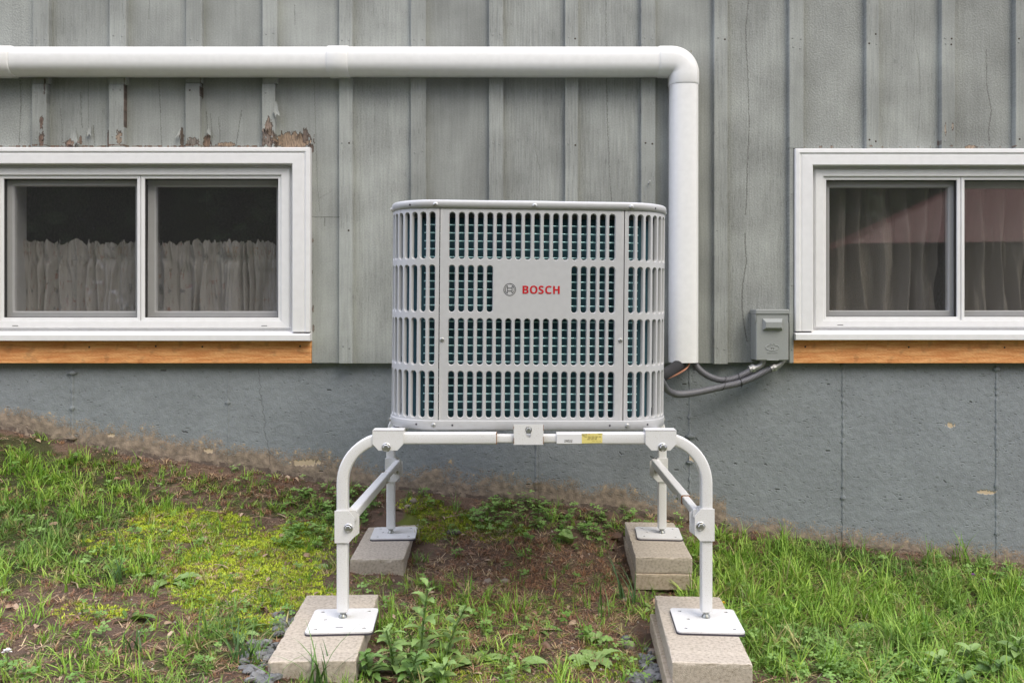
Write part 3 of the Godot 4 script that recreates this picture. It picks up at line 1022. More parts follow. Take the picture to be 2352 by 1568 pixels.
func rim(s: float, inset: float) -> Vector3:
	var q := absf(s)
	var fl := HW - RAD
	var arc := RAD * PI / 2
	var sd := 2 * (HD - RAD)
	var p: Vector2
	var n: Vector2
	if q < fl:
		p = Vector2(q, HD); n = Vector2(0, 1)
	elif q < fl + arc:
		var a := (q - fl) / RAD
		n = Vector2(sin(a), cos(a)); p = Vector2(HW - RAD, HD - RAD) + n * RAD
	elif q < fl + arc + sd:
		n = Vector2(1, 0); p = Vector2(HW, HD - RAD - (q - fl - arc))
	elif q < fl + 2 * arc + sd:
		var a := (q - fl - arc - sd) / RAD
		n = Vector2(cos(a), -sin(a)); p = Vector2(HW - RAD, -HD + RAD) + n * RAD
	else:
		n = Vector2(0, -1); p = Vector2(HW - RAD - (q - fl - 2 * arc - sd), -HD)
	p -= n * inset
	return Vector3(p.x * (1.0 if s >= 0 else -1.0), 0, p.y)

func at_rim(s: float, y: float, inset: float) -> Vector3:
	return rim(s, inset) + Vector3(0, y, 0)

const ROW_EDGE := [0.6, 0.4525, 0.31, 0.1675, 0.024]
const ROW_TOP := [0.5885, 0.446, 0.3035, 0.161]
const ROW_LOW := [0.4595, 0.317, 0.1745, 0.032]

func rim_quad(m: MB, s0: float, s1: float, y0: float, y1: float, d0 := 0.0, d1 := 0.0) -> void:
	m.quad(at_rim(s0, y0, d0), at_rim(s1, y0, d1), at_rim(s1, y1, d1), at_rim(s0, y1, d0), rim((s0 + s1) / 2, -1.0) - rim((s0 + s1) / 2, 0.0))

func slotted_panel(s0: float, s1: float, cols: Array, blank: Callable) -> MB:
	var m := MB.new()
	var pitch := 0.0255
	m.sg = 0
	var first: float = cols[0] - pitch / 2
	var last: float = cols[-1] + pitch / 2
	for span in [[s0, first], [last, s1]]:
		var k := maxi(1, int(ceil((span[1] - span[0]) / 0.012)))
		for i in k:
			for r in 4:
				rim_quad(m, lerpf(span[0], span[1], float(i) / k), lerpf(span[0], span[1], float(i + 1) / k), ROW_EDGE[r + 1], ROW_EDGE[r])
	for e in [s0, s1]:      # the folded edges at the seams
		rim_quad(m, e, e, ROW_EDGE[4], ROW_EDGE[0], 0.0, 0.02)
	var seg := 8
	for ci in cols.size():
		var c: float = cols[ci]
		for r in 4:
			var yt: float = ROW_EDGE[r]
			var yb: float = ROW_EDGE[r + 1]
			if blank.call(ci, r):
				m.sg = 0
				rim_quad(m, c - pitch / 2, c + pitch / 2, yb, yt)
				continue
			var rr := [0.0096, 0.0089, 0.0077, 0.0074]
			var dd := [0.0, 0.0012, 0.0038, 0.009]
			var ct: float = ROW_TOP[r] - rr[0]
			var cb: float = ROW_LOW[r] + rr[0]
			var hole := []      # angle list round the stadium: top half then bottom half
			for k in seg + 1:
				hole.append([PI * k / seg, ct, yt])
			for k in seg + 1:
				hole.append([PI + PI * k / seg, cb, yb])
			var n := hole.size()
			for k in n:
				var a: Array = hole[k]
				var b: Array = hole[(k + 1) % n]
				var ring := func(h: Array, i: int) -> Vector3: return at_rim(c + cos(h[0]) * rr[i], h[1] + sin(h[0]) * rr[i], dd[i])
				var edge := func(h: Array) -> Vector3:
					return at_rim(c + clampf(cos(h[0]) * 1.41422, -1, 1) * pitch / 2, h[1] + clampf(absf(sin(h[0])) * 1.41422, 0, 1) * (h[2] - h[1]), 0)
				var out := rim(c, -1.0) - rim(c, 0.0)
				m.sg = 0
				m.quad(ring.call(a, 0), ring.call(b, 0), edge.call(b), edge.call(a), out)
				m.sg = 1
				var mid := at_rim(c, (a[1] + b[1]) / 2, 0)
				for i in 3:
					var p0: Vector3 = ring.call(a, i)
					m.quad(p0, ring.call(b, i), ring.call(b, i + 1), ring.call(a, i + 1), (at_rim(c, a[1], 0) + at_rim(c, b[1], 0)) / 2 - p0 + out * 0.004)
	return m

func screw(parent: Node, p: Vector3, n: Vector3, r := 0.0048, called := "screw") -> void:
	var y := n.normalized()
	var x := y.cross(Vector3(0.31, 0.2, 0.9)).normalized()
	var b := Basis(x, y, x.cross(y))
	var m := MB.new()
	m.sg = 0
	m.lathe([[r * 1.45, -0.001], [r * 1.45, r * 0.2], [r * 1.1, r * 0.35]], p, b, 14)
	m.sg = -1
	m.lathe([[r, r * 0.2], [r, r * 0.95], [r * 0.8, r * 1.15], [0.0, r * 1.2]], p, b, 6)
	put(called, m, mats.zinc, parent)

func build_heat_pump() -> void:
	var hp := thing("heat_pump", "light grey heat pump with slotted rounded cabinet and red lettering on a white stand", "heat pump", Vector3(0.0345, 0.6605, 0.755))
	hp.rotation = Vector3(0, 0.045, -0.0085)
	var cab: Material = mats.cabinet
	var cols := []
	for i in 18:
		cols.append((i - 8.5) * 0.0255)
	put("front_panel", slotted_panel(-0.2488, 0.2488, cols, func(c: int, r: int) -> bool: return r == 1 and c >= 5 and c <= 12), cab, hp)
	for sgn in [-1.0, 1.0]:
		cols = []
		for i in 9:
			cols.append(sgn * (0.2705 + i * 0.0255))
		if sgn < 0: cols.reverse()
		put("corner_panel", slotted_panel(minf(sgn * 0.2512, sgn * 0.4988), maxf(sgn * 0.2512, sgn * 0.4988), cols, func(_c: int, _r: int) -> bool: return false), cab, hp)
		cols = []
		for i in 15:
			cols.append(sgn * (0.5205 + i * 0.0255))
		if sgn < 0: cols.reverse()
		put("side_panel", slotted_panel(minf(sgn * 0.5012, sgn * 0.94), maxf(sgn * 0.5012, sgn * 0.94), cols, func(_c: int, _r: int) -> bool: return false), cab, hp)
	var total := (HW - RAD) + RAD * PI + 2 * (HD - RAD) + (HW - RAD)
	var m := MB.new()
	m.sg = 0
	for sgn in [-1.0, 1.0]:
		for i in 20:
			rim_quad(m, sgn * lerpf(0.942, total, i / 20.0), sgn * lerpf(0.942, total, (i + 1) / 20.0), 0.024, 0.6)
	put("back_panel", m, cab, hp)
	# lid and base pan
	var band := func(called: String, prof: Array, flat_y: float) -> void:
		var b := MB.new()
		b.sg = 0
		var n := 150
		for i in n:
			var sa := lerpf(-total, total, float(i) / n)
			var sb := lerpf(-total, total, float(i + 1) / n)
			var out := rim((sa + sb) / 2, -1.0) - rim((sa + sb) / 2, 0.0)
			for k in prof.size() - 1:
				var dy: float = prof[k + 1][1] - prof[k][1]
				var di: float = prof[k + 1][0] - prof[k][0]
				b.quad(at_rim(sa, prof[k][1], prof[k][0]), at_rim(sb, prof[k][1], prof[k][0]), at_rim(sb, prof[k + 1][1], prof[k + 1][0]), at_rim(sa, prof[k + 1][1], prof[k + 1][0]), out * absf(dy) + Vector3(0, di if flat_y > 0.3 else (di if dy > 0 else -di), 0))
			b.tri(at_rim(sa, prof[-1][1], prof[-1][0]), at_rim(sb, prof[-1][1], prof[-1][0]), Vector3(0, flat_y, 0), Vector3(0, 1 if flat_y > 0.3 else -1, 0))
		put(called, b, cab, hp)
	band.call("top_lid", [[0.004, 0.5985], [-0.003, 0.5985], [-0.0032, 0.613], [-0.0022, 0.6175], [0.0015, 0.6202], [0.006, 0.6208]], 0.6208)
	band.call("base_pan", [[0.004, 0.0275], [-0.0022, 0.0272], [-0.0026, 0.0252], [-0.0016, 0.004], [0.002, 0.0006], [0.008, 0.0]], 0.0)
	# fan guard on the lid
	m = MB.new()
	m.sg = 0
	for i in 9:
		var r := 0.05 + i * 0.031
		var ring := []
		for k in 37:
			ring.append(Vector3(cos(TAU * k / 36.0) * r, 0.628, sin(TAU * k / 36.0) * r))
		m.sweep(ring, circle(0.0022, 5), Vector3.UP, false)
	for k in 6:
		var a := TAU * k / 6.0
		m.sweep([Vector3(0, 0.625, 0), Vector3(cos(a) * 0.3, 0.625, sin(a) * 0.3)], circle(0.003, 5), Vector3.UP)
	put("fan_guard", m, mats.cabinet_dark, hp)
	# coil behind the panels
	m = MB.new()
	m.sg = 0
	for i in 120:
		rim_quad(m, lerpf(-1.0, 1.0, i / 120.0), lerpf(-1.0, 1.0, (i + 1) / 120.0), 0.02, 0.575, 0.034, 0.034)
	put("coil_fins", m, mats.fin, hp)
	for i in 25:
		var path := []
		for k in 57:
			path.append(at_rim(lerpf(-0.3, 0.3, k / 56.0), 0.0315 + i * 0.0218, 0.021))
		m = MB.new()
		m.sg = 0
		m.sweep(path, circle(0.0022, 6), Vector3.UP, false)
		put("coil_tube", m, mats.coil_tube, hp)
	m = MB.new()
	for sgn in [-1.0, 1.0]:
		for i in 60:
			rim_quad(m, sgn * lerpf(0.0, total, i / 60.0), sgn * lerpf(0.0, total, (i + 1) / 60.0), 0.002, 0.597, 0.05, 0.05)
	put("inner_liner", m, mats.cabinet_dark, hp)
	# screws and empty screw holes
	for s in [-0.262, 0.005, 0.268, -0.462, 0.47]:
		screw(hp, at_rim(s, 0.6065, -0.003), rim(s, -1.0) - rim(s, 0.0))
	for s in [-0.262, 0.262, -0.455, 0.46]:
		screw(hp, at_rim(s, 0.014, -0.002), rim(s, -1.0) - rim(s, 0.0), 0.0045)
	for s in [-0.2415, 0.2415]:
		screw(hp, at_rim(s, 0.244 if s < 0 else 0.2455, 0.0), Vector3(0, 0, 1), 0.0042)
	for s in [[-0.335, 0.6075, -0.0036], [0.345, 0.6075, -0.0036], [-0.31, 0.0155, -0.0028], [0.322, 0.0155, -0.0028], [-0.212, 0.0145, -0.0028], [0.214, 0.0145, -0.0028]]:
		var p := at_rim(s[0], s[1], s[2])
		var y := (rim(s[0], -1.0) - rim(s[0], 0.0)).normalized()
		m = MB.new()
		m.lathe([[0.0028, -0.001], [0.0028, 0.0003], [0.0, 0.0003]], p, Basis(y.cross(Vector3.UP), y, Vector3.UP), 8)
		put("screw_hole_disc", m, mats.rubber, hp)  # flat dark disc painted for the shade of an empty screw hole
	# emblem and lettering printed on the blank field
	var e := Node3D.new()
	e.name = "emblem"
	hp.add_child(e)
	e.position = Vector3(-0.0605, 0.3805, HD + 0.0003)
	var zb := Basis(Vector3.RIGHT, PI / 2)
	m = MB.new()
	m.lathe([[0.0153, 0.0], [0.0153, 0.0004], [0.0166, 0.0004], [0.0166, 0.0]], Vector3.ZERO, zb, 40)
	put("ring", m, mats.brand_dark, e)
	for sgn in [-1.0, 1.0]:
		m = MB.new()
		var arc := []
		for k in 13:
			var a := lerpf(-1.03, 1.03, k / 12.0)
			arc.append(Vector3(sgn * cos(a) * 0.0122, sin(a) * 0.0122, 0.0002))
		m.sweep(arc, rounded(0.0013, 0.0005, 0.0001, 1), Vector3.BACK)
		m.box(Vector3(sgn * 0.0063, 0, 0.0002), Vector3(0.0013, 0.0212, 0.0005))
		put("half_ring", m, mats.brand_dark, e)
		m = MB.new()
		m.box(Vector3(0, sgn * 0.0039, 0.0002), Vector3(0.0126, 0.0013, 0.00045))
		put("cross_bar", m, mats.brand_dark, e)
	text(hp, "lettering", "BOSCH", Vector3(0.0245, 0.3805, HD + 0.0003), 0.1005, 0.0222, mats.brand_red, true)

func text(parent: Node, called: String, what: String, where: Vector3, wide: float, high: float, material: Material, bold := false, deep := 0.0006) -> MeshInstance3D:
	var f := SystemFont.new()
	f.font_names = PackedStringArray(["Droid Sans"])
	f.font_weight = 700 if bold else 400
	var t := TextMesh.new()
	t.text = what
	t.font = f
	t.font_size = 64
	t.pixel_size = 0.01
	t.depth = 0.02
	t.curve_step = 2.0
	var box := t.get_aabb()
	var o := put(called, t, material, parent)
	o.scale = Vector3(wide / box.size.x, high / box.size.y, deep / 0.02)
	o.position = where - (box.position + box.size / 2) * o.scale + Vector3(0, 0, deep / 2)
	return o

# ---------------------------------------------------------------- stand
func bolt(parent: Node, p: Vector3, axis: Vector3, r := 0.0085) -> void:
	screw(parent, p, axis, r, "bolt")

func plate_with_holes(parent: Node, called: String, c: Vector3, size: Vector2, thick: float, yaw: float, holes: Array, material: Material) -> void:
	var poly := CSGPolygon3D.new()
	poly.polygon = rounded(size.x, size.y, 0.012, 4)
	poly.mode = CSGPolygon3D.MODE_DEPTH
	poly.depth = thick
	poly.material = material
	poly.name = called
	for h in holes:
		var cut := CSGCylinder3D.new()
		cut.name = "hole"
		cut.radius = h[2]; cut.height = thick * 4; cut.sides = 12
		cut.operation = CSGShape3D.OPERATION_SUBTRACTION
		cut.rotation.x = PI / 2
		cut.position = Vector3(h[0], h[1], -thick / 2)
		cut.material = material
		poly.add_child(cut, true)
	parent.add_child(poly, true)
	poly.transform = Transform3D(Basis(Vector3.UP, yaw) * Basis(Vector3.RIGHT, -PI / 2), c)

func build_stand() -> void:
	var s := thing("equipment_stand", "white square tube stand with curved legs and adjustable feet carrying the heat pump", "stand")
	var w: Material = mats.white_coat
	var y := 0.645
	var tube := rounded(0.03, 0.03, 0.005, 3)
	var legs := [[-0.452, 1.15, 0.166, 1.0, 0.44], [0.5186, 1.15, 0.166, -1.0, 0.445], [-0.437, 0.345, 0.178, 1.0, 0.436], [0.541, 0.345, 0.178, -1.0, 0.436]]
	for l in legs:
		var x: float = l[0]
		var z: float = l[1]
		var foot: float = l[2]
		var d: float = l[3]
		var cy: float = l[4] - 0.028
		var m := MB.new()
		m.sg = 0
		var path := [Vector3(x + d * 0.15, y, z), Vector3(x + d * 0.12, y, z)]
		for i in range(1, 15):
			var a := PI / 2 * i / 14.0
			path.append(Vector3(x + d * 0.12 - d * 0.12 * sin(a), y - 0.12 + 0.12 * cos(a), z))
		path.append(Vector3(x, cy, z))
		m.sweep(path, tube, Vector3.BACK)
		put("curved_arm", m, w, s)
		m = MB.new()
		m.sg = 0
		m.sweep([Vector3(x, cy + 0.01, z), Vector3(x, foot + 0.018, z)], rounded(0.0292, 0.0292, 0.004, 3), Vector3.BACK)
		put("leg", m, w, s)
		# coupler: sleeve with two eared plates
		m = MB.new()
		m.box(Vector3(x, cy, z), Vector3(0.036, 0.084, 0.036), 0.002)
		for k in [-1.0, 1.0]:
			var shift: float = 0.0 if k > 0 else 0.0065
			m.prism(PackedVector2Array([Vector2(d * -0.0185, -0.0425), Vector2(d * 0.019, -0.0425), Vector2(d * (0.034 + shift), -0.026), Vector2(d * (0.034 + shift), 0.024), Vector2(d * 0.018, 0.0425), Vector2(d * -0.0185, 0.0425)]), Vector3(x, cy, z), Basis(), k * 0.0165, k * 0.0195)
		put("leg_coupler", m, w, s)
		bolt(s, Vector3(x + d * 0.0185, cy - 0.002, z + 0.0195), Vector3.BACK)
		# foot: stud, nut, cup and plate on a rubber pad
		m = MB.new()
		m.sg = 1
		m.lathe([[0.0058, 0.0], [0.0058, 0.026]], Vector3(x, foot, z), Basis(), 10)
		m.sg = -1
		m.lathe([[0.0, 0.0175], [0.0098, 0.0175], [0.0098, 0.012], [0.0, 0.012]], Vector3(x, foot, z), Basis(), 6)
		m.sg = 0
		m.lathe([[0.0118, 0.0], [0.0112, 0.004], [0.0065, 0.0105]], Vector3(x, foot, z), Basis(), 14)
		put("foot_stud", m, mats.bolt_steel, s)
		var yaw: float = [0.06, -0.07, 0.05, -0.09][legs.find(l)]
		var big := 0.172 if z > 1 else 0.158
		var pc := Vector3(x + d * (0.004 if z > 1 else 0.012), foot, z + (0.02 if z > 1 else -0.005))
		var hh := big / 2 - 0.024
		plate_with_holes(s, "foot_plate", pc, Vector2(big, big), 0.004, yaw, [[-hh, -hh, 0.0055], [hh, -hh, 0.0055], [-hh, hh, 0.0055], [hh, hh, 0.0055], [-hh * 0.75, 0.004, 0.005]], w)
		m = MB.new()
		m.prism(rounded(big + 0.002, big + 0.002, 0.012, 4), pc + Vector3(0, -0.0042, 0), Basis(Vector3.UP, yaw) * Basis(Vector3.RIGHT, -PI / 2), 0.0, -0.005)
		put("rubber_pad", m, mats.rubber, s)
	# sticker left on the front foot plate
	var q := MB.new()
	q.box(Vector3(-0.452, 0.1665, 1.225), Vector3(0.062, 0.0006, 0.016), 0.0, Basis(Vector3.UP, 0.06))
	put("foot_sticker", q, mats.sticker_white, s)
	q = MB.new()
	q.box(Vector3(-0.447, 0.167, 1.224), Vector3(0.019, 0.0006, 0.0032), 0.0, Basis(Vector3.UP, 0.06))
	put("foot_print", q, mats.print_black, s)
	# beams between the legs: two sleeves and an inner tube
	for z in [1.15, 0.345]:
		var o := 0.0 if z > 1 else 0.018
		for b in [[-0.3 + o, -0.0418 + o, 0.03], [0.1184 + o, 0.367 + o, 0.03], [-0.06 + o, 0.14 + o, 0.0225]]:
			var m := MB.new()
			m.sg = 0
			m.sweep([Vector3(b[0], y - (0.0012 if b[2] < 0.03 else 0.0), z), Vector3(b[1], y - (0.0012 if b[2] < 0.03 else 0.0), z)], rounded(b[2], b[2], 0.0045, 3), Vector3.BACK)
			put("beam_sleeve" if b[2] > 0.029 else "beam_core", m, w, s)
		for x in [[-0.329 + o, 1.0], [0.395 + o, -1.0]]:
			var m := MB.new()
			var pl := PackedVector2Array([Vector2(-0.041, 0.0235), Vector2(0.041, 0.0235), Vector2(0.041, -0.013), Vector2(0.025, -0.0305), Vector2(-0.025, -0.0305), Vector2(-0.041, -0.013)])
			for k in [-1.0, 1.0]:
				m.prism(pl, Vector3(x[0], y, z), Basis(), k * 0.0158, k * 0.0192)
			m.box(Vector3(x[0], y + 0.0222, z), Vector3(0.0818, 0.0034, 0.0384), 0.001)
			put("corner_clamp", m, w, s)
			bolt(s, Vector3(x[0] - x[1] * 0.004, y - 0.0215, z + 0.0192), Vector3.BACK)
	var m := MB.new()
	m.box(Vector3(-0.0413, y, 1.15), Vector3(0.0022, 0.0302, 0.0302), 0.0005)
	put("rusty_edge", m, mats.rust, s)
	# rails from front to back that the cabinet sits on
	for x in [[-0.327, -0.311], [0.397, 0.413]]:
		m = MB.new()
		m.sg = 0
		m.sweep([Vector3(x[0], y - 0.0007, 1.13), Vector3(x[1], y - 0.0007, 0.365)], tube, Vector3.UP)
		put("side_rail", m, w, s)
	# telescoping braces between front and back couplers
	for b in [[Vector3(-0.430, 0.436, 1.145), Vector3(-0.412, 0.432, 0.352), 0.68], [Vector3(0.516, 0.432, 0.352), Vector3(0.496, 0.441, 1.145), 0.78]]:
		m = MB.new()
		m.sg = 0
		var k: Vector3 = b[0].lerp(b[1], b[2])
		m.sweep([b[0], k], rounded(0.027, 0.027, 0.004, 3), Vector3.UP)
		put("brace_sleeve", m, w, s)
		m = MB.new()
		m.sg = 0
		m.sweep([b[0].lerp(b[1], b[2] - 0.05), b[1]], rounded(0.021, 0.021, 0.0035, 3), Vector3.UP)
		put("brace_core", m, w, s)
		m = MB.new()
		m.sg = 0
		m.sweep([k, k.lerp(b[1], 0.012)], rounded(0.0268, 0.0268, 0.004, 3), Vector3.UP)
		put("rusty_edge", m, mats.rust, s)
		var mid: Vector3 = b[0].lerp(b[1], b[2] - 0.07)
		bolt(s, mid + Vector3(0.0135 if mid.x < 0 else -0.0135, -0.004, 0), Vector3(1 if mid.x < 0 else -1, 0, 0), 0.006)
	# keyhole plate that clips the cabinet to the beam
	var clip := CSGBox3D.new()
	clip.size = Vector3(0.079, 0.0535, 0.0032)
	clip.material = w
	clip.name = "keyhole_plate"
	for h in [[0.0, 0.0125, 0.009], [0.0, -0.0035, 0.0058]]:
		var cut := CSGCylinder3D.new()
		cut.name = "hole"
		cut.radius = h[2]; cut.height = 0.02; cut.sides = 16
		cut.rotation.x = PI / 2
		cut.position = Vector3(h[0], h[1], 0)
		cut.operation = CSGShape3D.OPERATION_SUBTRACTION
		clip.add_child(cut, true)
	var slot := CSGBox3D.new()
	slot.name = "hole"
	slot.size = Vector3(0.0116, 0.016, 0.02)
	slot.position = Vector3(0, 0.0045, 0)
	slot.operation = CSGShape3D.OPERATION_SUBTRACTION
	clip.add_child(slot, true)
	s.add_child(clip, true)
	clip.position = Vector3(0.044, 0.6565, 1.1672)
	bolt(s, Vector3(0.044, 0.669, 1.1655), Vector3.BACK, 0.0062)
	for r in [[0.0048, 0.0245, 0.0014, 0.008], [0.0832, 0.024, 0.0014, 0.016], [0.0052, -0.022, 0.0016, 0.016], [0.0829, -0.02, 0.0016, 0.02]]:
		m = MB.new()
		m.box(Vector3(r[0], 0.6565 + r[1] * 0.75, 1.1673), Vector3(r[2], r[3], 0.0036), 0.0004)
		put("rusty_edge", m, mats.rust, s)
	# labels on the beam
	m = MB.new()
	m.box(Vector3(0.1522, 0.6445, 1.16525), Vector3(0.066, 0.0245, 0.0005))
	put("number_label", m, mats.sticker_white, s)
	text(s, "number", "24022", Vector3(0.1495, 0.6395, 1.1655), 0.0212, 0.0064, mats.print_black)
	m = MB.new()
	m.box(Vector3(0.2125, 0.6462, 1.1654), Vector3(0.0545, 0.0255, 0.0005), 0.0, Basis(Vector3.BACK, 0.02))
	put("yellow_label", m, mats.sticker_yellow, s)
	for k in [[0.192, 0.6565, 0.0145, 0.002, 1], [0.2045, 0.6572, 0.005, 0.0016, 2], [0.235, 0.6572, 0.0125, 0.0012, 0], [0.19, 0.6525, 0.006, 0.001, 0], [0.214, 0.6505, 0.045, 0.0018, 0], [0.2135, 0.647, 0.024, 0.0014, 0], [0.2125, 0.6435, 0.026, 0.0018, 0], [0.224, 0.638, 0.024, 0.0009, 0]]:
		# printed lines too small to read
		var n := int(k[2] / 0.0016)
		m = MB.new()
		for i in n:
			if i % 6 != 5:
				m.box(Vector3(k[0] - k[2] / 2 + (i + 0.5) * k[2] / n, k[1] + (k[0] - 0.2125) * 0.02, 1.16572), Vector3(k[2] / n * 0.72, k[3] * (0.8 + 0.2 * ((i * 7) % 3)), 0.0003))
		put("printed_line", m, [mats.print_olive, mats.print_black, mats.sticker_orange][k[4]], s)
	rebase(s, Vector3(0.033, 0.161, 0.75))

# ---------------------------------------------------------------- concrete blocks under the feet
func build_blocks() -> void:
	var rng := RandomNumberGenerator.new()
	rng.seed = 77
	for b in [
		[Vector3(-0.484, 0.157, 1.178), Vector2(0.208, 0.468), 0.04, 0.09, "flat concrete block under the stand foot beside the slate gravel pile", 0],
		[Vector3(-0.447, 0.169, 0.384), Vector2(0.176, 0.5), 0.02, 0.075, "flat stained concrete block under the stand foot beside two round tan pebbles", 0],
		[Vector3(0.513, 0.169, 0.386), Vector2(0.186, 0.462), -0.055, 0.0525, "upper block of the stacked pair close against the foundation wall", 0],
		[Vector3(0.508, 0.1155, 0.392), Vector2(0.186, 0.462), -0.045, 0.0525, "lower block of the stacked pair close against the foundation wall", 1],
		[Vector3(0.49, 0.157, 1.19), Vector2(0.187, 0.468), -0.078, 0.0535, "upper concrete block of the pair standing in the clover", 0],
		[Vector3(0.478, 0.1025, 1.185), Vector2(0.187, 0.468), -0.07, 0.0535, "lower concrete block of the pair standing in the clover", 1]]:
		var sz := Vector3(b[1].x, b[3], b[1].y)
		var m := MB.new()
		# a box of small facets with worn, uneven edges
		var n := FastNoiseLite.new()
		n.seed = rng.randi() % 1000; n.frequency = 22.0
		var nx := 14; var nz := 30; var ny := 5
		var worn := func(v: Vector3) -> Vector3:
			var h := sz / 2
			var e := Vector3(h.x - absf(v.x), h.y - absf(v.y), h.z - absf(v.z))
			var r := 0.0032 + 0.0016 * n.get_noise_3dv(v * 3.0)
			var c := Vector3(clampf(v.x, -h.x + r, h.x - r), clampf(v.y, -h.y + r, h.y - r), clampf(v.z, -h.z + r, h.z - r))
			var d := v - c
			if d.length() > r:
				v = c + d.normalized() * r
			if int(e.x < 0.0045) + int(e.y < 0.0045) + int(e.z < 0.0045) >= 2:
				v -= v.normalized() * maxf(0.0, n.get_noise_3dv(v * 1.7 + Vector3(9, 9, 9)) - 0.12) * 0.014
			return v
		m.sg = 0
		var steps := func(length: float, cuts: int) -> Array:
			var e := 0.0035 / length
			var out := [0.0, e * 0.5, e, 2.2 * e]
			for i in range(1, cuts):
				out.append(float(i) / cuts)
			return out + [1.0 - 2.2 * e, 1.0 - e, 1.0 - e * 0.5, 1.0]
		var face := func(o: Vector3, u: Vector3, w: Vector3, cu: int, cw: int, out: Vector3) -> void:
			var us: Array = steps.call(u.length(), cu)
			var ws: Array = steps.call(w.length(), cw)
			for i in us.size() - 1:
				for j in ws.size() - 1:
					m.quad(worn.call(o + u * us[i] + w * ws[j]), worn.call(o + u * us[i + 1] + w * ws[j]), worn.call(o + u * us[i + 1] + w * ws[j + 1]), worn.call(o + u * us[i] + w * ws[j + 1]), out)
		var hh := sz / 2
		var X := Vector3(sz.x, 0, 0); var Y := Vector3(0, sz.y, 0); var Z := Vector3(0, 0, sz.z)
		face.call(-hh + Y, X, Z, nx, nz, Vector3.UP)
		face.call(-hh, X, Z, nx, nz, Vector3.DOWN)
		face.call(-hh, X, Y, nx, ny, Vector3.FORWARD)
		face.call(-hh + Z, X, Y, nx, ny, Vector3.BACK)
		face.call(-hh, Z, Y, nz, ny, Vector3.LEFT)
		face.call(-hh + X, Z, Y, nz, ny, Vector3.RIGHT)
		var o := put("concrete_block", m, mats.concrete_block_darker if b[5] else mats.concrete_block, self, Transform3D(Basis(Vector3.UP, b[2]), b[0] - Vector3(0, sz.y / 2, 0)))
		tag(o, b[4], "block", "concrete blocks under the stand")

# ---------------------------------------------------------------- switch box, conduits and pipes
func ribbed(pts: Array, r: float, smooth_from: float, up: Vector3) -> MB:
	var path := smooth_path(pts, 0.00145)
	var sc := []
	for i in path.size():
		var t := float(i) / path.size()
		sc.append(1.0 + (0.075 * sin(i * TAU / 4.0 + 0.4) if t < smooth_from else 0.0))
	var m := MB.new()
	m.sg = 0
	m.sweep(path, circle(r, 12), up, true, sc)
	return m

func elbow_fitting(parent: Node, pts: Array) -> void:
	var m := MB.new()
	m.sg = 0
	var path := smooth_path(pts, 0.004)
	m.sweep(path, circle(0.0125, 12), Vector3.BACK)
	put("elbow_fitting", m, mats.cast_metal, parent)
	var d: Vector3 = (path[0] - path[1]).normalized()
	var x := d.cross(Vector3.BACK).normalized()
	var b := Basis(x, d, x.cross(d))
	m = MB.new()
	m.lathe([[0.0, -0.004], [0.0178, -0.004], [0.0178, 0.006], [0.0, 0.006]], path[0], b, 8)
	m.lathe([[0.0, 0.006], [0.0155, 0.006], [0.0155, 0.017], [0.0, 0.017]], path[0], b, 14)
	put("lock_nut", m, mats.cast_metal, parent)

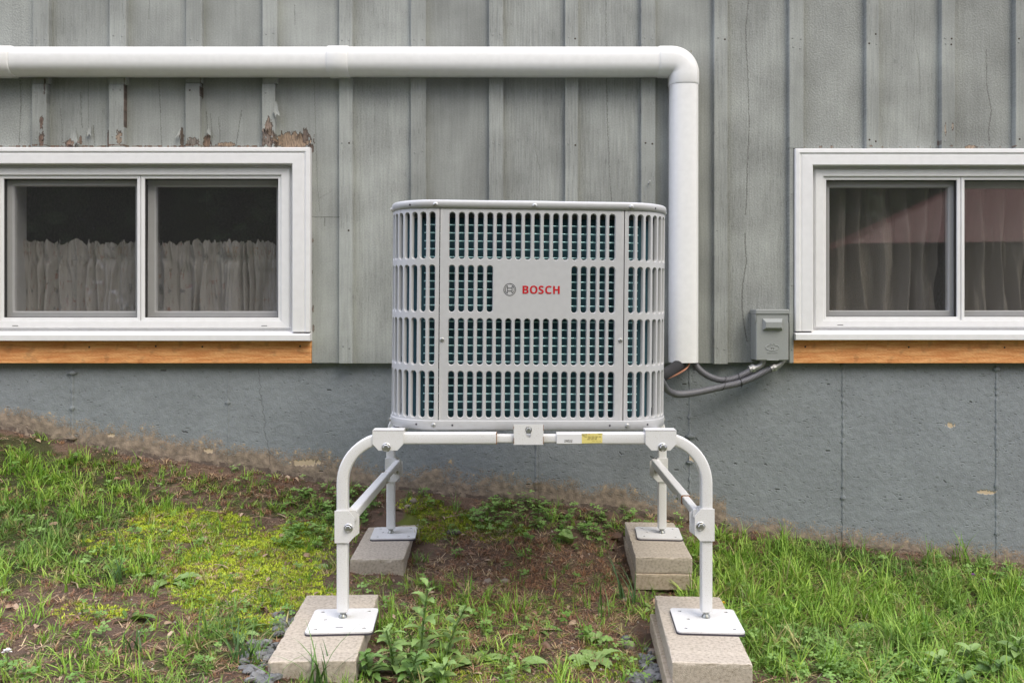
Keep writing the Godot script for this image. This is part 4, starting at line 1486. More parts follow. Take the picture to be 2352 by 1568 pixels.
func build_electrics() -> void:
	var b := thing("disconnect_box", "small grey metal electrical switch box mounted on the siding under no roof", "switch box")
	b.set_meta("label", "small grey metal electrical switch box mounted on the siding beside the window")
	var g: Material = mats.box_grey
	var x0 := 0.9555
	var x1 := 1.083
	var y0 := 0.782
	var y1 := 0.9815
	var m := MB.new()
	m.box(Vector3((x0 + x1) / 2, (y0 + y1) / 2 - 0.002, 0.036), Vector3(x1 - x0 - 0.004, y1 - y0 - 0.006, 0.076), 0.002)
	put("body", m, g, b)
	m = MB.new()
	m.box(Vector3((x0 + x1) / 2, (y0 + y1) / 2 - 0.006, 0.0775), Vector3(x1 - x0, y1 - y0 - 0.014, 0.01), 0.0028)
	put("door", m, g, b)
	m = MB.new()
	m.box(Vector3((x0 + x1) / 2, y1 - 0.0085, 0.0445), Vector3(x1 - x0 + 0.004, 0.0185, 0.084), 0.0022)
	for k in [-1.0, 1.0]:
		m.prism(PackedVector2Array([Vector2(0.03, 0.0), Vector2(0.085, 0.0), Vector2(0.085, -0.025), Vector2(0.076, -0.036), Vector2(0.066, -0.034), Vector2(0.058, -0.012), Vector2(0.03, -0.008)]), Vector3((x0 + x1) / 2 + k * ((x1 - x0) / 2 + 0.0002), y1 - 0.017, 0), Basis(Vector3(0, 0, 1), Vector3.UP, Vector3(-1, 0, 0)), 0.0, -k * 0.0018)
	put("rain_hood", m, g, b)
	# raised handle boss with sloped sides
	m = MB.new()
	var c := Vector3((x0 + x1) / 2 + 0.0005, 0.9235, 0.0824)
	var o := [Vector3(-0.0395, 0.0235, 0), Vector3(0.0395, 0.0235, 0), Vector3(0.0395, -0.0235, 0), Vector3(-0.0395, -0.0235, 0)]
	var t := [Vector3(-0.0305, 0.0095, 0.017), Vector3(0.0305, 0.0095, 0.017), Vector3(0.0305, -0.0125, 0.017), Vector3(-0.0305, -0.0125, 0.017)]
	m.sg = -1
	for i in 4:
		m.quad(c + o[i], c + o[(i + 1) % 4], c + t[(i + 1) % 4], c + t[i], o[i] + o[(i + 1) % 4] + Vector3(0, 0, 0.03))
	m.quad(c + t[0], c + t[1], c + t[2], c + t[3], Vector3.BACK)
	put("handle_boss", m, g, b)
	# embossed oval emblem
	m = MB.new()
	m.sg = 0
	var ring := []
	for i in 33:
		ring.append(Vector3((x0 + x1) / 2 + 0.0265 * cos(TAU * i / 32.0), 0.8335 + 0.011 * sin(TAU * i / 32.0), 0.0826))
	m.sweep(ring, circle(0.0016, 6), Vector3.BACK, false)
	for k in [-0.006, 0.006]:
		m.box(Vector3((x0 + x1) / 2 + k, 0.849, 0.0828), Vector3(0.0055, 0.0028, 0.0015))
		m.box(Vector3((x0 + x1) / 2 + k * 0.7, 0.8335, 0.0828), Vector3(0.002, 0.012, 0.0015))
	m.box(Vector3((x0 + x1) / 2, 0.8335, 0.0828), Vector3(0.009, 0.002, 0.0015))
	put("embossed_emblem", m, g, b)
	text(b, "embossed_letters", "EATON", Vector3((x0 + x1) / 2 + 0.001, 0.8135, 0.0822), 0.041, 0.0075, g, true, 0.0012)
	m = MB.new()
	m.box(Vector3((x0 + x1) / 2 + 0.002, y0 + 0.0025, 0.0838), Vector3(0.046, 0.003, 0.004), 0.001)
	put("hasp", m, g, b)
	rebase(b, Vector3((x0 + x1) / 2, y0, 0))
	# upper conduit: out of the line cover, sagging, up into the box
	var u := thing("flexible_conduit", "short ribbed grey conduit hanging from the white line cover to the switch box", "conduit", Vector3.ZERO, "flexible conduits")
	var pu := [at(1731, 846, 0.05), at(1714, 857, 0.05), at(1690, 868, 0.05), at(1664, 873, 0.052), at(1638, 868, 0.055), at(1614, 855, 0.058), at(1598, 838, 0.058), at(1588, 818, 0.055)]
	put("hose", ribbed(pu, 0.0128, 2.0, Vector3.BACK), mats.conduit, u)
	elbow_fitting(u, [at(1731, 846, 0.05), at(1743, 842, 0.05), at(1752, 834, 0.05), at(1754, 822, 0.05)])
	rebase(u, pu[3])
	var l := thing("flexible_conduit", "long grey conduit looping below from switch box to heat pump, smooth near the pump", "conduit", Vector3.ZERO, "flexible conduits")
	var pl := [at(1779, 843, 0.055), at(1757, 853, 0.056), at(1730, 867, 0.06), at(1696, 880, 0.07), at(1660, 888, 0.085), at(1625, 896, 0.11), at(1588, 903, 0.15), at(1556, 905, 0.2), at(1534, 896, 0.25), at(1522, 878, 0.31), at(1512, 862, 0.37), at(1500, 850, 0.41)]
	put("hose", ribbed(pl, 0.0128, 0.66, Vector3.BACK), mats.conduit, l)
	elbow_fitting(l, [at(1779, 843, 0.055), at(1789, 838, 0.054), at(1796, 830, 0.052), at(1797, 820, 0.05)])
	rebase(l, pl[4])
	for k in [[1664, 873, 0.052, 1662, 888, 0.085, "nearer the line cover"], [1697, 866, 0.05, 1702, 879, 0.068, "nearer the switch box"]]:
		var a := at(k[0], k[1], k[2])
		var e := at(k[3], k[4], k[5])
		m = MB.new()
		m.sg = 0
		var up := (a - e).normalized()
		var path := []
		for i in 25:
			var ang := TAU * i / 24.0
			var dir := up * cos(ang) + Vector3.BACK * sin(ang)
			path.append((a if cos(ang) >= 0 else e) + (dir - up * up.dot(Vector3.BACK) * sin(ang)).normalized() * 0.0146)
		m.sweep(path, rounded(0.0045, 0.0014, 0.0004, 1), Vector3.RIGHT, false)
		tag(put("cable_tie", m, mats.cable_tie), "black cable tie round both grey conduits, " + k[6], "cable tie", "cable ties on the conduits")
	m = MB.new()
	m.sg = 0
	m.sweep(smooth_path([at(1572, 812, 0.06), at(1563, 834, 0.07), at(1546, 848, 0.12), at(1526, 860, 0.2), at(1506, 862, 0.3), at(1492, 862, 0.41)], 0.012), circle(0.0235, 14), Vector3(0.1, 0.2, 1).normalized())
	tag(put("insulated_pipe", m, mats.foam), "thick black foam insulated pipe running from line cover to heat pump", "pipe")
	m = MB.new()
	m.sg = 0
	m.sweep(smooth_path([at(1586, 822, 0.075), at(1580, 842, 0.08), at(1562, 856, 0.12), at(1540, 866, 0.19), at(1518, 872, 0.28), at(1500, 872, 0.41)], 0.008), circle(0.0042, 8), Vector3(0.1, 0.2, 1).normalized())
	tag(put("copper_pipe", m, mats.copper), "thin bare copper pipe curving out below the white line cover", "pipe")
	m = MB.new()
	m.sg = 0
	var hp := at(1491, 420, 0.022)
	m.sweep(smooth_path([hp + Vector3(0, 0, -0.008), hp + Vector3(0, 0, 0.012), hp + Vector3(0, 0.003, 0.02), hp + Vector3(0, 0.008, 0.021)], 0.003), circle(0.0032, 8), Vector3.RIGHT)
	tag(put("cup_hook", m, mats.white_coat), "tiny white hook screwed into a batten beside the line cover", "hook")

# ---------------------------------------------------------------- ground
# patches of ground cover, each [x, y, half width, half height, amount] as measured on the photograph and laid on the ground
const GRASS := [[40, 1035, 130, 40, 0.95], [150, 1065, 130, 35, 0.6], [330, 1095, 140, 30, 0.5], [60, 1140, 260, 150, 1.0], [230, 1180, 130, 90, 0.8], [250, 1300, 120, 55, 1.0], [30, 1300, 150, 80, 1.0], [330, 1150, 130, 60, 0.5], [500, 1130, 180, 45, 0.45], [640, 1150, 120, 50, 0.5], [430, 1250, 110, 70, 0.35], [520, 1480, 120, 90, 0.75], [170, 1500, 110, 60, 0.5], [330, 1550, 170, 50, 0.55], [60, 1540, 90, 50, 0.5], [720, 1210, 110, 70, 0.55], [770, 1560, 110, 45, 0.6], [960, 1400, 90, 60, 0.4], [1010, 1470, 160, 110, 0.7], [1160, 1430, 130, 70, 0.5], [1150, 1540, 260, 60, 0.5], [1400, 1420, 70, 60, 0.35], [1440, 1540, 70, 60, 0.3], [1180, 1190, 130, 35, 0.35], [1380, 1185, 80, 35, 0.5], [2000, 1420, 420, 190, 1.0], [1760, 1330, 160, 80, 0.7], [1690, 1420, 80, 120, 0.8], [2280, 1420, 260, 240, 1.0], [1900, 1280, 260, 30, 0.75], [1640, 1300, 40, 50, 0.4], [860, 1180, 40, 40, 0.3]]
const MOSS := [[560, 1300, 200, 95, 1.0], [430, 1205, 150, 40, 0.75], [300, 1240, 100, 40, 0.5], [640, 1370, 120, 40, 0.9], [680, 1240, 90, 60, 0.6], [200, 1410, 90, 22, 0.4], [1000, 1195, 100, 45, 0.85], [1110, 1215, 100, 30, 0.5], [560, 1430, 130, 40, 0.4], [1180, 1560, 150, 30, 0.35], [1400, 1520, 80, 40, 0.3], [700, 1420, 40, 40, 0.4]]
const STRAW := [[1220, 1330, 250, 110, 1.0], [1100, 1410, 190, 80, 0.9], [1330, 1420, 120, 60, 0.8], [450, 1090, 260, 40, 0.9], [230, 1060, 120, 30, 0.7], [330, 1400, 250, 70, 0.4], [420, 1530, 220, 50, 0.5], [1200, 1500, 260, 70, 0.45], [1700, 1260, 80, 25, 0.6], [720, 1110, 120, 25, 0.7], [1950, 1420, 150, 60, 0.3], [900, 1330, 120, 60, 0.4]]
const CREEP := [[1220, 1195, 170, 40, 1.0], [1330, 1175, 110, 35, 0.9], [760, 1180, 110, 60, 0.9], [690, 1240, 60, 40, 0.7], [1900, 1530, 170, 60, 1.0], [1760, 1510, 70, 60, 0.8], [2080, 1550, 120, 40, 0.7], [2250, 1330, 120, 40, 0.6], [60, 1555, 70, 30, 0.8], [1740, 1400, 50, 40, 0.6], [840, 1150, 50, 40, 0.8], [1500, 1210, 60, 25, 0.6], [300, 1330, 70, 25, 0.5], [1600, 1190, 40, 20, 0.5], [1400, 1250, 70, 30, 0.5]]

var fields := {}
func lay_fields() -> void:
	for f in [["grass", GRASS], ["moss", MOSS], ["straw", STRAW], ["creep", CREEP]]:
		var list := []
		for e in f[1]:
			var c := on_ground(e[0], e[1])
			var side := on_ground(e[0] + e[2], e[1])
			var down := on_ground(e[0], minf(e[1] + e[3], 1900))
			var up := on_ground(e[0], maxf(e[1] - e[3], 960))
			list.append([c.x, (down.z + up.z) / 2, absf(side.x - c.x), maxf((down.z - up.z) / 2, 0.04), e[4]])
		fields[f[0]] = list

var ragged := FastNoiseLite.new()
func cover(kind: String, x: float, z: float) -> float:
	var best := 0.0
	for e in fields[kind]:
		var r := sqrt(pow((x - e[0]) / e[2], 2) + pow((z - e[1]) / e[3], 2))
		r += 0.45 * ragged.get_noise_2d(x * 95 + e[2] * 40, z * 95)
		best = maxf(best, e[4] * clampf((1.15 - r) / 0.35, 0, 1))
	return best

func on_block(x: float, z: float, margin := 0.0) -> bool:
	for b in [[-0.484, 1.178, 0.208, 0.468], [-0.447, 0.384, 0.176, 0.5], [0.511, 0.388, 0.2, 0.47], [0.484, 1.188, 0.205, 0.48]]:
		if absf(x - b[0]) < b[2] / 2 + margin and absf(z - b[1]) < b[3] / 2 + margin:
			return true
	return false

func build_ground() -> void:
	var xs := PackedFloat32Array()
	var zs := PackedFloat32Array()
	for x in [-60.0, -40.0, -25.0, -15.0, -10.0, -7.0, -5.0, -4.0, -3.3]: xs.append(x)
	var x := -2.8
	while x < 2.8:
		xs.append(x)
		x += 0.014
	for v in [3.3, 4.0, 5.0, 7.0, 10.0, 15.0, 25.0, 40.0, 60.0]: zs.append(v)
	var far := zs.duplicate()
	zs.clear()
	for v in far: xs.append(v)
	var z := -0.06
	while z < 2.0:
		zs.append(z)
		z += 0.014
	for v in [2.1, 1.9, 2.6, 3.0, 3.6, 4.5, 6.0, 8.0, 12.0, 18.0, 28.0, 45.0, 60.0]: zs.append(v)
	var verts := PackedVector3Array(); var cols := PackedColorArray(); var norm := PackedVector3Array(); var idx := PackedInt32Array()
	var soil := Color(0.26, 0.165, 0.115)
	var fine := FastNoiseLite.new(); fine.seed = 12; fine.frequency = 0.9
	for zz in zs:
		for xx in xs:
			var inner := absf(xx) < 2.9 and zz < 2.05
			verts.append(Vector3(xx, ground_y(xx, zz) + (0.004 * fine.get_noise_2d(xx * 60, zz * 60) if inner else 0.0), zz))
			var c := Color(0.085, 0.125, 0.035)
			if inner:
				var t := fine.get_noise_2d(xx * 25, zz * 25)
				c = soil * (1.0 + 0.28 * t)
				c = c.lerp(Color(0.4, 0.265, 0.19), clampf(0.5 + 1.1 * fine.get_noise_2d(xx * 5 + 50, zz * 5), 0, 1) * 0.7)
				var g := cover("grass", xx, zz)
				if g > 0.5 + 0.4 * t:
					c = Color(0.13, 0.13, 0.045)
				if cover("moss", xx, zz) > 0.45 + 0.5 * t:
					c = Color(0.27, 0.32, 0.05) * (1.0 + 0.3 * t)
			cols.append(c)
	var w := xs.size()
	for j in zs.size():
		for i in w:
			var l := verts[j * w + maxi(i - 1, 0)]; var r := verts[j * w + mini(i + 1, w - 1)]
			var u := verts[maxi(j - 1, 0) * w + i]; var d := verts[mini(j + 1, zs.size() - 1) * w + i]
			norm.append((d - u).cross(r - l).normalized())
			if i + 1 < w and j + 1 < zs.size():
				var a := j * w + i
				idx.append_array(PackedInt32Array([a, a + 1, a + w, a + 1, a + w + 1, a + w]))
	var arr := []
	arr.resize(Mesh.ARRAY_MAX)
	arr[Mesh.ARRAY_VERTEX] = verts; arr[Mesh.ARRAY_NORMAL] = norm; arr[Mesh.ARRAY_COLOR] = cols; arr[Mesh.ARRAY_INDEX] = idx
	var am := ArrayMesh.new()
	am.add_surface_from_arrays(Mesh.PRIMITIVE_TRIANGLES, arr)
	var m := mat("soil", Vector3.ONE, 0.95)
	m.vertex_color_use_as_albedo = true
	grain(m, noise_tex(0.2, 512, 51, 0.6, 1.0, 5), 5.0, 1.2, noise_tex(0.12, 512, 52, 0.0, 1.0, 5))
	var o := put("ground", am, m)
	o.set_meta("kind", "structure")
	o.set_meta("label", "sloping bare soil with moss and worn turf against the foundation")

# ---------------------------------------------------------------- scattered ground cover
func blade(m: MB, base: Vector3, dir: Vector3, tall: float, wide: float, bend: float, c: Color, seg := 3) -> void:
	var side := dir.cross(Vector3.UP).normalized()
	if side.length() < 0.1: side = Vector3.RIGHT
	m.col = c
	var prev := []
	for i in seg + 1:
		var t := float(i) / seg
		var p := base + Vector3(0, tall * (t - 0.25 * bend * t * t), 0) + dir * tall * bend * t * t * 0.9
		var w := wide * (1.0 - t * t) * 0.5
		var pair := [p - side * w, p + side * w]
		if prev.size():
			if i == seg:
				m.tri(prev[0], prev[1], p, dir + Vector3(0, 0.4, 0))
			else:
				m.quad(prev[0], prev[1], pair[1], pair[0], dir + Vector3(0, 0.4, 0))
		prev = pair

func tuft(rng: RandomNumberGenerator, n: int, spread: float, lo: float, hi: float, wide: float, bend_hi: float, flat := 0.0) -> ArrayMesh:
	var m := MB.new()
	m.sg = 0
	for i in n:
		var a := rng.randf() * TAU
		var dir := Vector3(cos(a), 0, sin(a))
		var k := rng.randf_range(0.55, 1.4)
		var c := Color(k * rng.randf_range(0.85, 1.2), k, k * rng.randf_range(0.8, 1.3))
		var b := Vector3(rng.randf_range(-spread, spread), -0.006, rng.randf_range(-spread, spread))
		blade(m, b, dir, rng.randf_range(lo, hi) * (1.0 - flat * 0.6), wide * rng.randf_range(0.7, 1.25), rng.randf_range(0.1, bend_hi) + flat * 1.6, c)
	return m.mesh()

func scatter(called: String, meshes: Array, material: Material, places: Array, label: String, category: String) -> void:
	# places: [mesh number, Transform3D, Color]; the same kind of cover in a few shapes
	var root := Node3D.new()
	root.name = called
	add_child(root)
	tag(root, label, category, "", "stuff")
	for k in meshes.size():
		var mine := places.filter(func(p): return p[0] == k)
		if mine.is_empty(): continue
		var mm := MultiMesh.new()
		mm.transform_format = MultiMesh.TRANSFORM_3D
		mm.use_colors = true
		mm.mesh = meshes[k]
		mm.instance_count = mine.size()
		for i in mine.size():
			mm.set_instance_transform(i, mine[i][1])
			mm.set_instance_color(i, mine[i][2])
		var o := MultiMeshInstance3D.new()
		o.name = called + "_clumps"
		o.multimesh = mm
		o.material_override = material
		o.set_meta("kind", "stuff")
		root.add_child(o, true)

func spot(rng: RandomNumberGenerator) -> Vector3:
	var x := rng.randf_range(-2.35, 2.35)
	var z := rng.randf_range(-0.02, 1.95)
	return Vector3(x, 0, z)

func upright(rng: RandomNumberGenerator, p: Vector3, k: float, lean := 0.2) -> Transform3D:
	var b := Basis(Vector3.UP, rng.randf() * TAU) * Basis(Vector3.RIGHT, rng.randf_range(-lean, lean))
	return Transform3D(b.scaled(Vector3.ONE * k), p)

func build_cover() -> void:
	var rng := RandomNumberGenerator.new()
	rng.seed = 101
	# grass
	var shapes := []
	for i in 5:
		shapes.append(tuft(rng, 11, 0.02, 0.025, 0.1, 0.0052, 1.5))
	shapes.append(tuft(rng, 7, 0.016, 0.06, 0.16, 0.0055, 1.4))
	for i in 3:
		shapes.append(tuft(rng, 12, 0.028, 0.03, 0.1, 0.0045, 1.3, 0.75))
	shapes.append(tuft(rng, 3, 0.02, 0.07, 0.15, 0.0075, 1.6, 0.2))
	var places := []
	for i in 38000:
		var p := spot(rng)
		var g := maxf(cover("grass", p.x, p.z), 0.13 if p.x > -0.35 and p.x < 0.42 and p.z < 0.95 else 0.27)
		if p.z > 1.5: g = maxf(g, 0.5)
		var thick := clampf(0.62 + 0.9 * ragged.get_noise_2d(p.x * 130 + 40, p.z * 130), 0.12, 1.0)
		if rng.randf() > g * thick * (0.62 if p.x < 0.6 else 0.85): continue
		if on_block(p.x, p.z, 0.004): continue
		if p.z < 0.03 and rng.randf() < 0.6: continue
		p.y = ground_y(p.x, p.z)
		var base := Color(0.18, 0.36, 0.035).lerp(Color(0.44, 0.64, 0.11), pow(rng.randf(), 1.2))
		var blue := ragged.get_noise_2d(p.x * 22, p.z * 22)
		base = base.lerp(Color(0.11, 0.22, 0.06), clampf(blue * 1.5, 0, 0.6))
		if rng.randf() < 0.08: base = Color(0.46, 0.42, 0.18)
		var k := rng.randf_range(0.45, 0.88) * (0.72 + 0.28 * g) * (0.75 + 0.5 * thick)
		if p.x < 0.45: k *= 0.86
		var pick := rng.randf()
		var s := rng.randi() % 5
		if pick < 0.09: s = 5
		elif pick < 0.5: s = 6 + rng.randi() % 3
		elif pick < 0.56: s = 9
		places.append([s, upright(rng, p, k, 0.4), base])
	scatter("grass", shapes, mats.blade, places, "uneven green lawn grass growing along the house foundation", "grass")
	# straw: dead grass and thatch lying on the soil
	shapes = []
	for i in 3:
		shapes.append(tuft(rng, 12, 0.03, 0.02, 0.06, 0.0028, 1.6, 1.0))
	shapes.append(tuft(rng, 20, 0.011, 0.015, 0.045, 0.0022, 1.3, 0.3))
	places = []
	for i in 26000:
		var p := spot(rng)
		var g := maxf(cover("straw", p.x, p.z), 0.25)
		if rng.randf() > g * 0.8 or on_block(p.x, p.z, 0.0): continue
		p.y = ground_y(p.x, p.z)
		var c := Color(0.44, 0.26, 0.15).lerp(Color(0.28, 0.145, 0.09), rng.randf())
		if rng.randf() < 0.25: c = Color(0.6, 0.45, 0.28)
		places.append([3 if rng.randf() < 0.3 else rng.randi() % 3, upright(rng, p + Vector3(0, 0.002, 0), rng.randf_range(0.55, 1.2), 0.25), c])
	scatter("dead_grass", shapes, mats.straw, places, "matted brown dead grass on the soil under the stand", "dead grass")
	# moss
	shapes = []
	for i in 3:
		shapes.append(tuft(rng, 30, 0.011, 0.004, 0.011, 0.003, 1.4))
	places = []
	for i in 60000:
		var p := spot(rng)
		var g := cover("moss", p.x, p.z)
		if g < 0.12 or rng.randf() > g * 1.1 or on_block(p.x, p.z, 0.0): continue
		p.y = ground_y(p.x, p.z) + 0.002
		var c := Color(0.66, 0.76, 0.07).lerp(Color(0.44, 0.55, 0.05), clampf(0.5 + ragged.get_noise_2d(p.x * 70, p.z * 70), 0, 1))
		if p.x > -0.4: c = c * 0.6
		places.append([rng.randi() % 3, upright(rng, p, rng.randf_range(0.7, 1.5), 0.4), c])
	scatter("moss", shapes, mats.moss, places, "yellow green moss cushions spreading over the soil beside the stand", "moss")
	# creeping leaves: clover and ground ivy
	shapes = []
	for i in 3:
		var m := MB.new()
		m.sg = 0
		for s in 6:
			var a := rng.randf() * TAU
			var foot := Vector3(cos(a), 0, sin(a)) * rng.randf_range(0.0, 0.022)
			var h := rng.randf_range(0.018, 0.045)
			var head := foot + Vector3(rng.randf_range(-0.012, 0.012), h, rng.randf_range(-0.012, 0.012))
			m.col = Color(0.8, 0.9, 0.7)
			blade(m, foot, (head - foot).normalized(), h, 0.0016, 0.05, Color(0.9, 1.0, 0.8), 1)
			var tilt := Basis(Vector3(rng.randf_range(-1, 1), 0, rng.randf_range(-1, 1)).normalized(), rng.randf_range(0.1, 0.6))
			var kk := rng.randf_range(0.8, 1.2)
			m.col = Color(kk, kk, kk)
			for lf in 3:
				var la := TAU * lf / 3.0 + a
				var d := Vector3(cos(la), 0, sin(la))
				var sd := Vector3(-sin(la), 0, cos(la))
				var L := rng.randf_range(0.009, 0.014)
				var pts := [head, head + tilt * (d * L * 0.45 + sd * L * 0.38), head + tilt * (d * L * 0.95 + sd * L * 0.34), head + tilt * (d * L * 0.88), head + tilt * (d * L * 0.95 - sd * L * 0.34), head + tilt * (d * L * 0.45 - sd * L * 0.38)]
				for q in range(1, 5):
					m.tri(pts[0], pts[q], pts[q + 1], Vector3.UP)
		shapes.append(m.mesh())
	places = []
	for i in 9000:
		var p := spot(rng)
		var g := maxf(cover("creep", p.x, p.z), 0.05)
		if rng.randf() > g * 0.8 or on_block(p.x, p.z, 0.012): continue
		p.y = ground_y(p.x, p.z) - 0.003
		var c := Color(0.14, 0.28, 0.05).lerp(Color(0.25, 0.4, 0.11), rng.randf())
		places.append([rng.randi() % 3, upright(rng, p, rng.randf_range(0.6, 1.15), 0.15), c])
	scatter("clover", shapes, mats.blade, places, "low clover and creeping round leaves between the grass", "ground cover")
	# crumbs of soil and grit
	shapes = []
	for i in 3:
		var m := MB.new()
		m.box(Vector3.ZERO, Vector3(0.01, 0.007, 0.009), 0.003, Basis(Vector3(1, i, 2).normalized(), 0.8))
		shapes.append(m.mesh())
	places = []
	for i in 14000:
		var p := spot(rng)
		if cover("grass", p.x, p.z) > 0.6 or on_block(p.x, p.z): continue
		p.y = ground_y(p.x, p.z) + 0.001
		var c := Color(0.28, 0.19, 0.135).lerp(Color(0.13, 0.085, 0.06), rng.randf())
		if rng.randf() < 0.06: c = Color(0.34, 0.3, 0.26)
		places.append([rng.randi() % 3, upright(rng, p, rng.randf_range(0.25, 1.0), 1.5), c])
	scatter("soil_crumbs", shapes, mats.crumb, places, "loose crumbs of brown soil and grit on bare ground", "soil")
	# bits of fallen leaf and twig
	shapes = []
	for i in 3:
		shapes.append(leaf(Vector3(-0.011, 0.002, 0), Vector3(1, 0.25, 0.1).normalized(), 0.022 + 0.004 * i, 0.012, 0.5, 2, 0.3, 0.5 - 0.4 * i).mesh())
	var twig := MB.new()
	twig.sweep([Vector3(-0.03, 0.003, 0), Vector3(0.0, 0.006, 0.004), Vector3(0.03, 0.003, -0.002)], circle(0.0013, 5), Vector3.UP)
	shapes.append(twig.mesh())
	places = []
	for i in 900:
		var p := spot(rng)
		if on_block(p.x, p.z, 0.01) or rng.randf() < cover("grass", p.x, p.z) * 0.8: continue
		p.y = ground_y(p.x, p.z) + 0.004
		places.append([rng.randi() % 4, upright(rng, p, rng.randf_range(0.5, 1.3), 0.5), Color(0.3, 0.19, 0.13).lerp(Color(0.48, 0.36, 0.26), rng.randf())])
	scatter("leaf_litter", shapes, mats.straw, places, "bits of fallen brown leaf and twig strewn over the soil", "litter")
	# slate gravel along the two front blocks
	shapes = []
	for i in 3:
		shapes.append(stone_mesh(rng, Vector3(0.0115, 0.005, 0.009)))
	places = []
	for heap in [[600, 1525, 48, 55, 150], [655, 1440, 26, 40, 40], [1497, 1530, 26, 45, 90], [1470, 1565, 25, 15, 25]]:
		for i in heap[4]:
			var a := rng.randf() * TAU
			var r := sqrt(rng.randf())
			var p := on_ground(heap[0] + cos(a) * r * heap[2], heap[1] + sin(a) * r * heap[3])
			if on_block(p.x, p.z, 0.004): continue
			var c := Color(0.11, 0.115, 0.12).lerp(Color(0.22, 0.22, 0.225), rng.randf())
			places.append([rng.randi() % 3, upright(rng, p + Vector3(0, rng.randf_range(0.002, 0.009), 0), rng.randf_range(0.6, 1.35), 0.7), c])
	scatter("gravel", shapes, mats.crumb, places, "grey slate gravel heaped against the blocks under the stand", "gravel")

func stone_mesh(rng: RandomNumberGenerator, half: Vector3) -> ArrayMesh:
	var m := MB.new()
	var n := FastNoiseLite.new()
	n.seed = rng.randi() % 5000; n.frequency = 0.9
	var rows := 6
	var segs := 9
	var pt := func(i: int, j: int) -> Vector3:
		var th := PI * i / rows
		var ph := TAU * j / segs
		var v := Vector3(sin(th) * cos(ph), cos(th), sin(th) * sin(ph))
		return v * half * (1.0 + 0.45 * n.get_noise_3dv(v * 1.3))
	m.sg = 0 if half.y > 0.007 else -1
	for i in rows:
		for j in segs:
			var a: Vector3 = pt.call(i, j)
			var hint: Vector3 = a + pt.call(i + 1, (j + 1) % segs)
			if i > 0: m.tri(a, pt.call(i, (j + 1) % segs), pt.call(i + 1, (j + 1) % segs), hint)
			if i < rows - 1: m.tri(a, pt.call(i + 1, (j + 1) % segs), pt.call(i + 1, j), hint)
	return m.mesh()

# ---------------------------------------------------------------- single plants and stones
func leaf(base: Vector3, dir: Vector3, length: float, width: float, droop: float, lobes := 0, depth := 0.3, twist := 0.0) -> MB:
	var m := MB.new()
	m.sg = 0
	var flat := Vector3(dir.x, 0, dir.z).normalized()
	var side := flat.cross(Vector3.UP).normalized().rotated(flat, twist)
	var n := maxi(8, lobes * 4)
	var prev := []
	for i in n + 1:
		var t := float(i) / n
		var p := base + dir * length * t + Vector3(0, -droop * length * t * t, 0)
		var w := width * pow(sin(PI * pow(clampf(t * 0.97 + 0.03, 0, 1), 0.85)), 0.75) * 0.5 + width * 0.05 * (1.0 - t)
		if lobes > 0:
			w *= 1.0 - depth * absf(2.0 * fposmod(t * lobes + 0.15, 1.0) - 1.0)
		w += 0.0006
		var cup := Vector3(0, w * 0.35, 0)
		var row := [p - side * w + cup, p - side * w * 0.5 + cup * 0.25, p, p + side * w * 0.5 + cup * 0.25, p + side * w + cup]
		if prev.size():
			for k in 4:
				m.quad(prev[k], prev[k + 1], row[k + 1], row[k], Vector3.UP)
		prev = row
	return m

func stem_mesh(pts: Array, r0: float, r1: float) -> MB:
	var m := MB.new()
	m.sg = 0
	var path := smooth_path(pts, 0.02)
	var sc := []
	for i in path.size():
		sc.append(lerpf(1.0, r1 / r0, float(i) / path.size()))
	m.sweep(path, circle(r0, 6), Vector3(0.3, 0.1, 1).normalized(), true, sc)
	return m

func tall_weed(px: float, py: float, h: float, lean: Vector3, label: String, rng: RandomNumberGenerator, n: int, size: float, material: Material, lobes := 4) -> void:
	var p := on_ground(px, py) - Vector3(0, 0.01, 0)
	var t := thing("weed", label, "weed", p, "single weeds around the stand")
	var top := Vector3(0, h, 0) + lean
	put("stem", stem_mesh([Vector3.ZERO, Vector3(0, h * 0.5, 0) + lean * 0.3, top], 0.0032, 0.0018), mats.stem, t)
	n += 5
	for i in n:
		var f := 0.08 + 0.92 * i / n
		var o := Vector3(0, h * f, 0) + lean * f * f
		var a := i * 2.4 + rng.randf_range(-0.5, 0.5)
		var L := size * 1.12 * (1.15 - 0.55 * f) * rng.randf_range(0.8, 1.15)
		put("leaf", leaf(o, Vector3(cos(a), 0.5 + 0.4 * f, sin(a)).normalized(), L, L * 0.34, 0.45, lobes, 0.42, rng.randf_range(-0.4, 0.4)), material, t)

func rosette(px: float, py: float, label: String, rng: RandomNumberGenerator, n: int, size: float, ratio: float, rise: float, lobes: int, material: Material, droop := 0.4) -> void:
	var p := on_ground(px, py) - Vector3(0, 0.006, 0)
	var t := thing("weed", label, "weed", p, "single weeds around the stand")
	for i in n:
		var a := TAU * i / n + rng.randf_range(-0.4, 0.4)
		var L := size * rng.randf_range(0.7, 1.15)
		put("leaf", leaf(Vector3.ZERO, Vector3(cos(a), rise * rng.randf_range(0.7, 1.3), sin(a)).normalized(), L, L * ratio, droop, lobes, 0.45, rng.randf_range(-0.35, 0.35)), material, t)

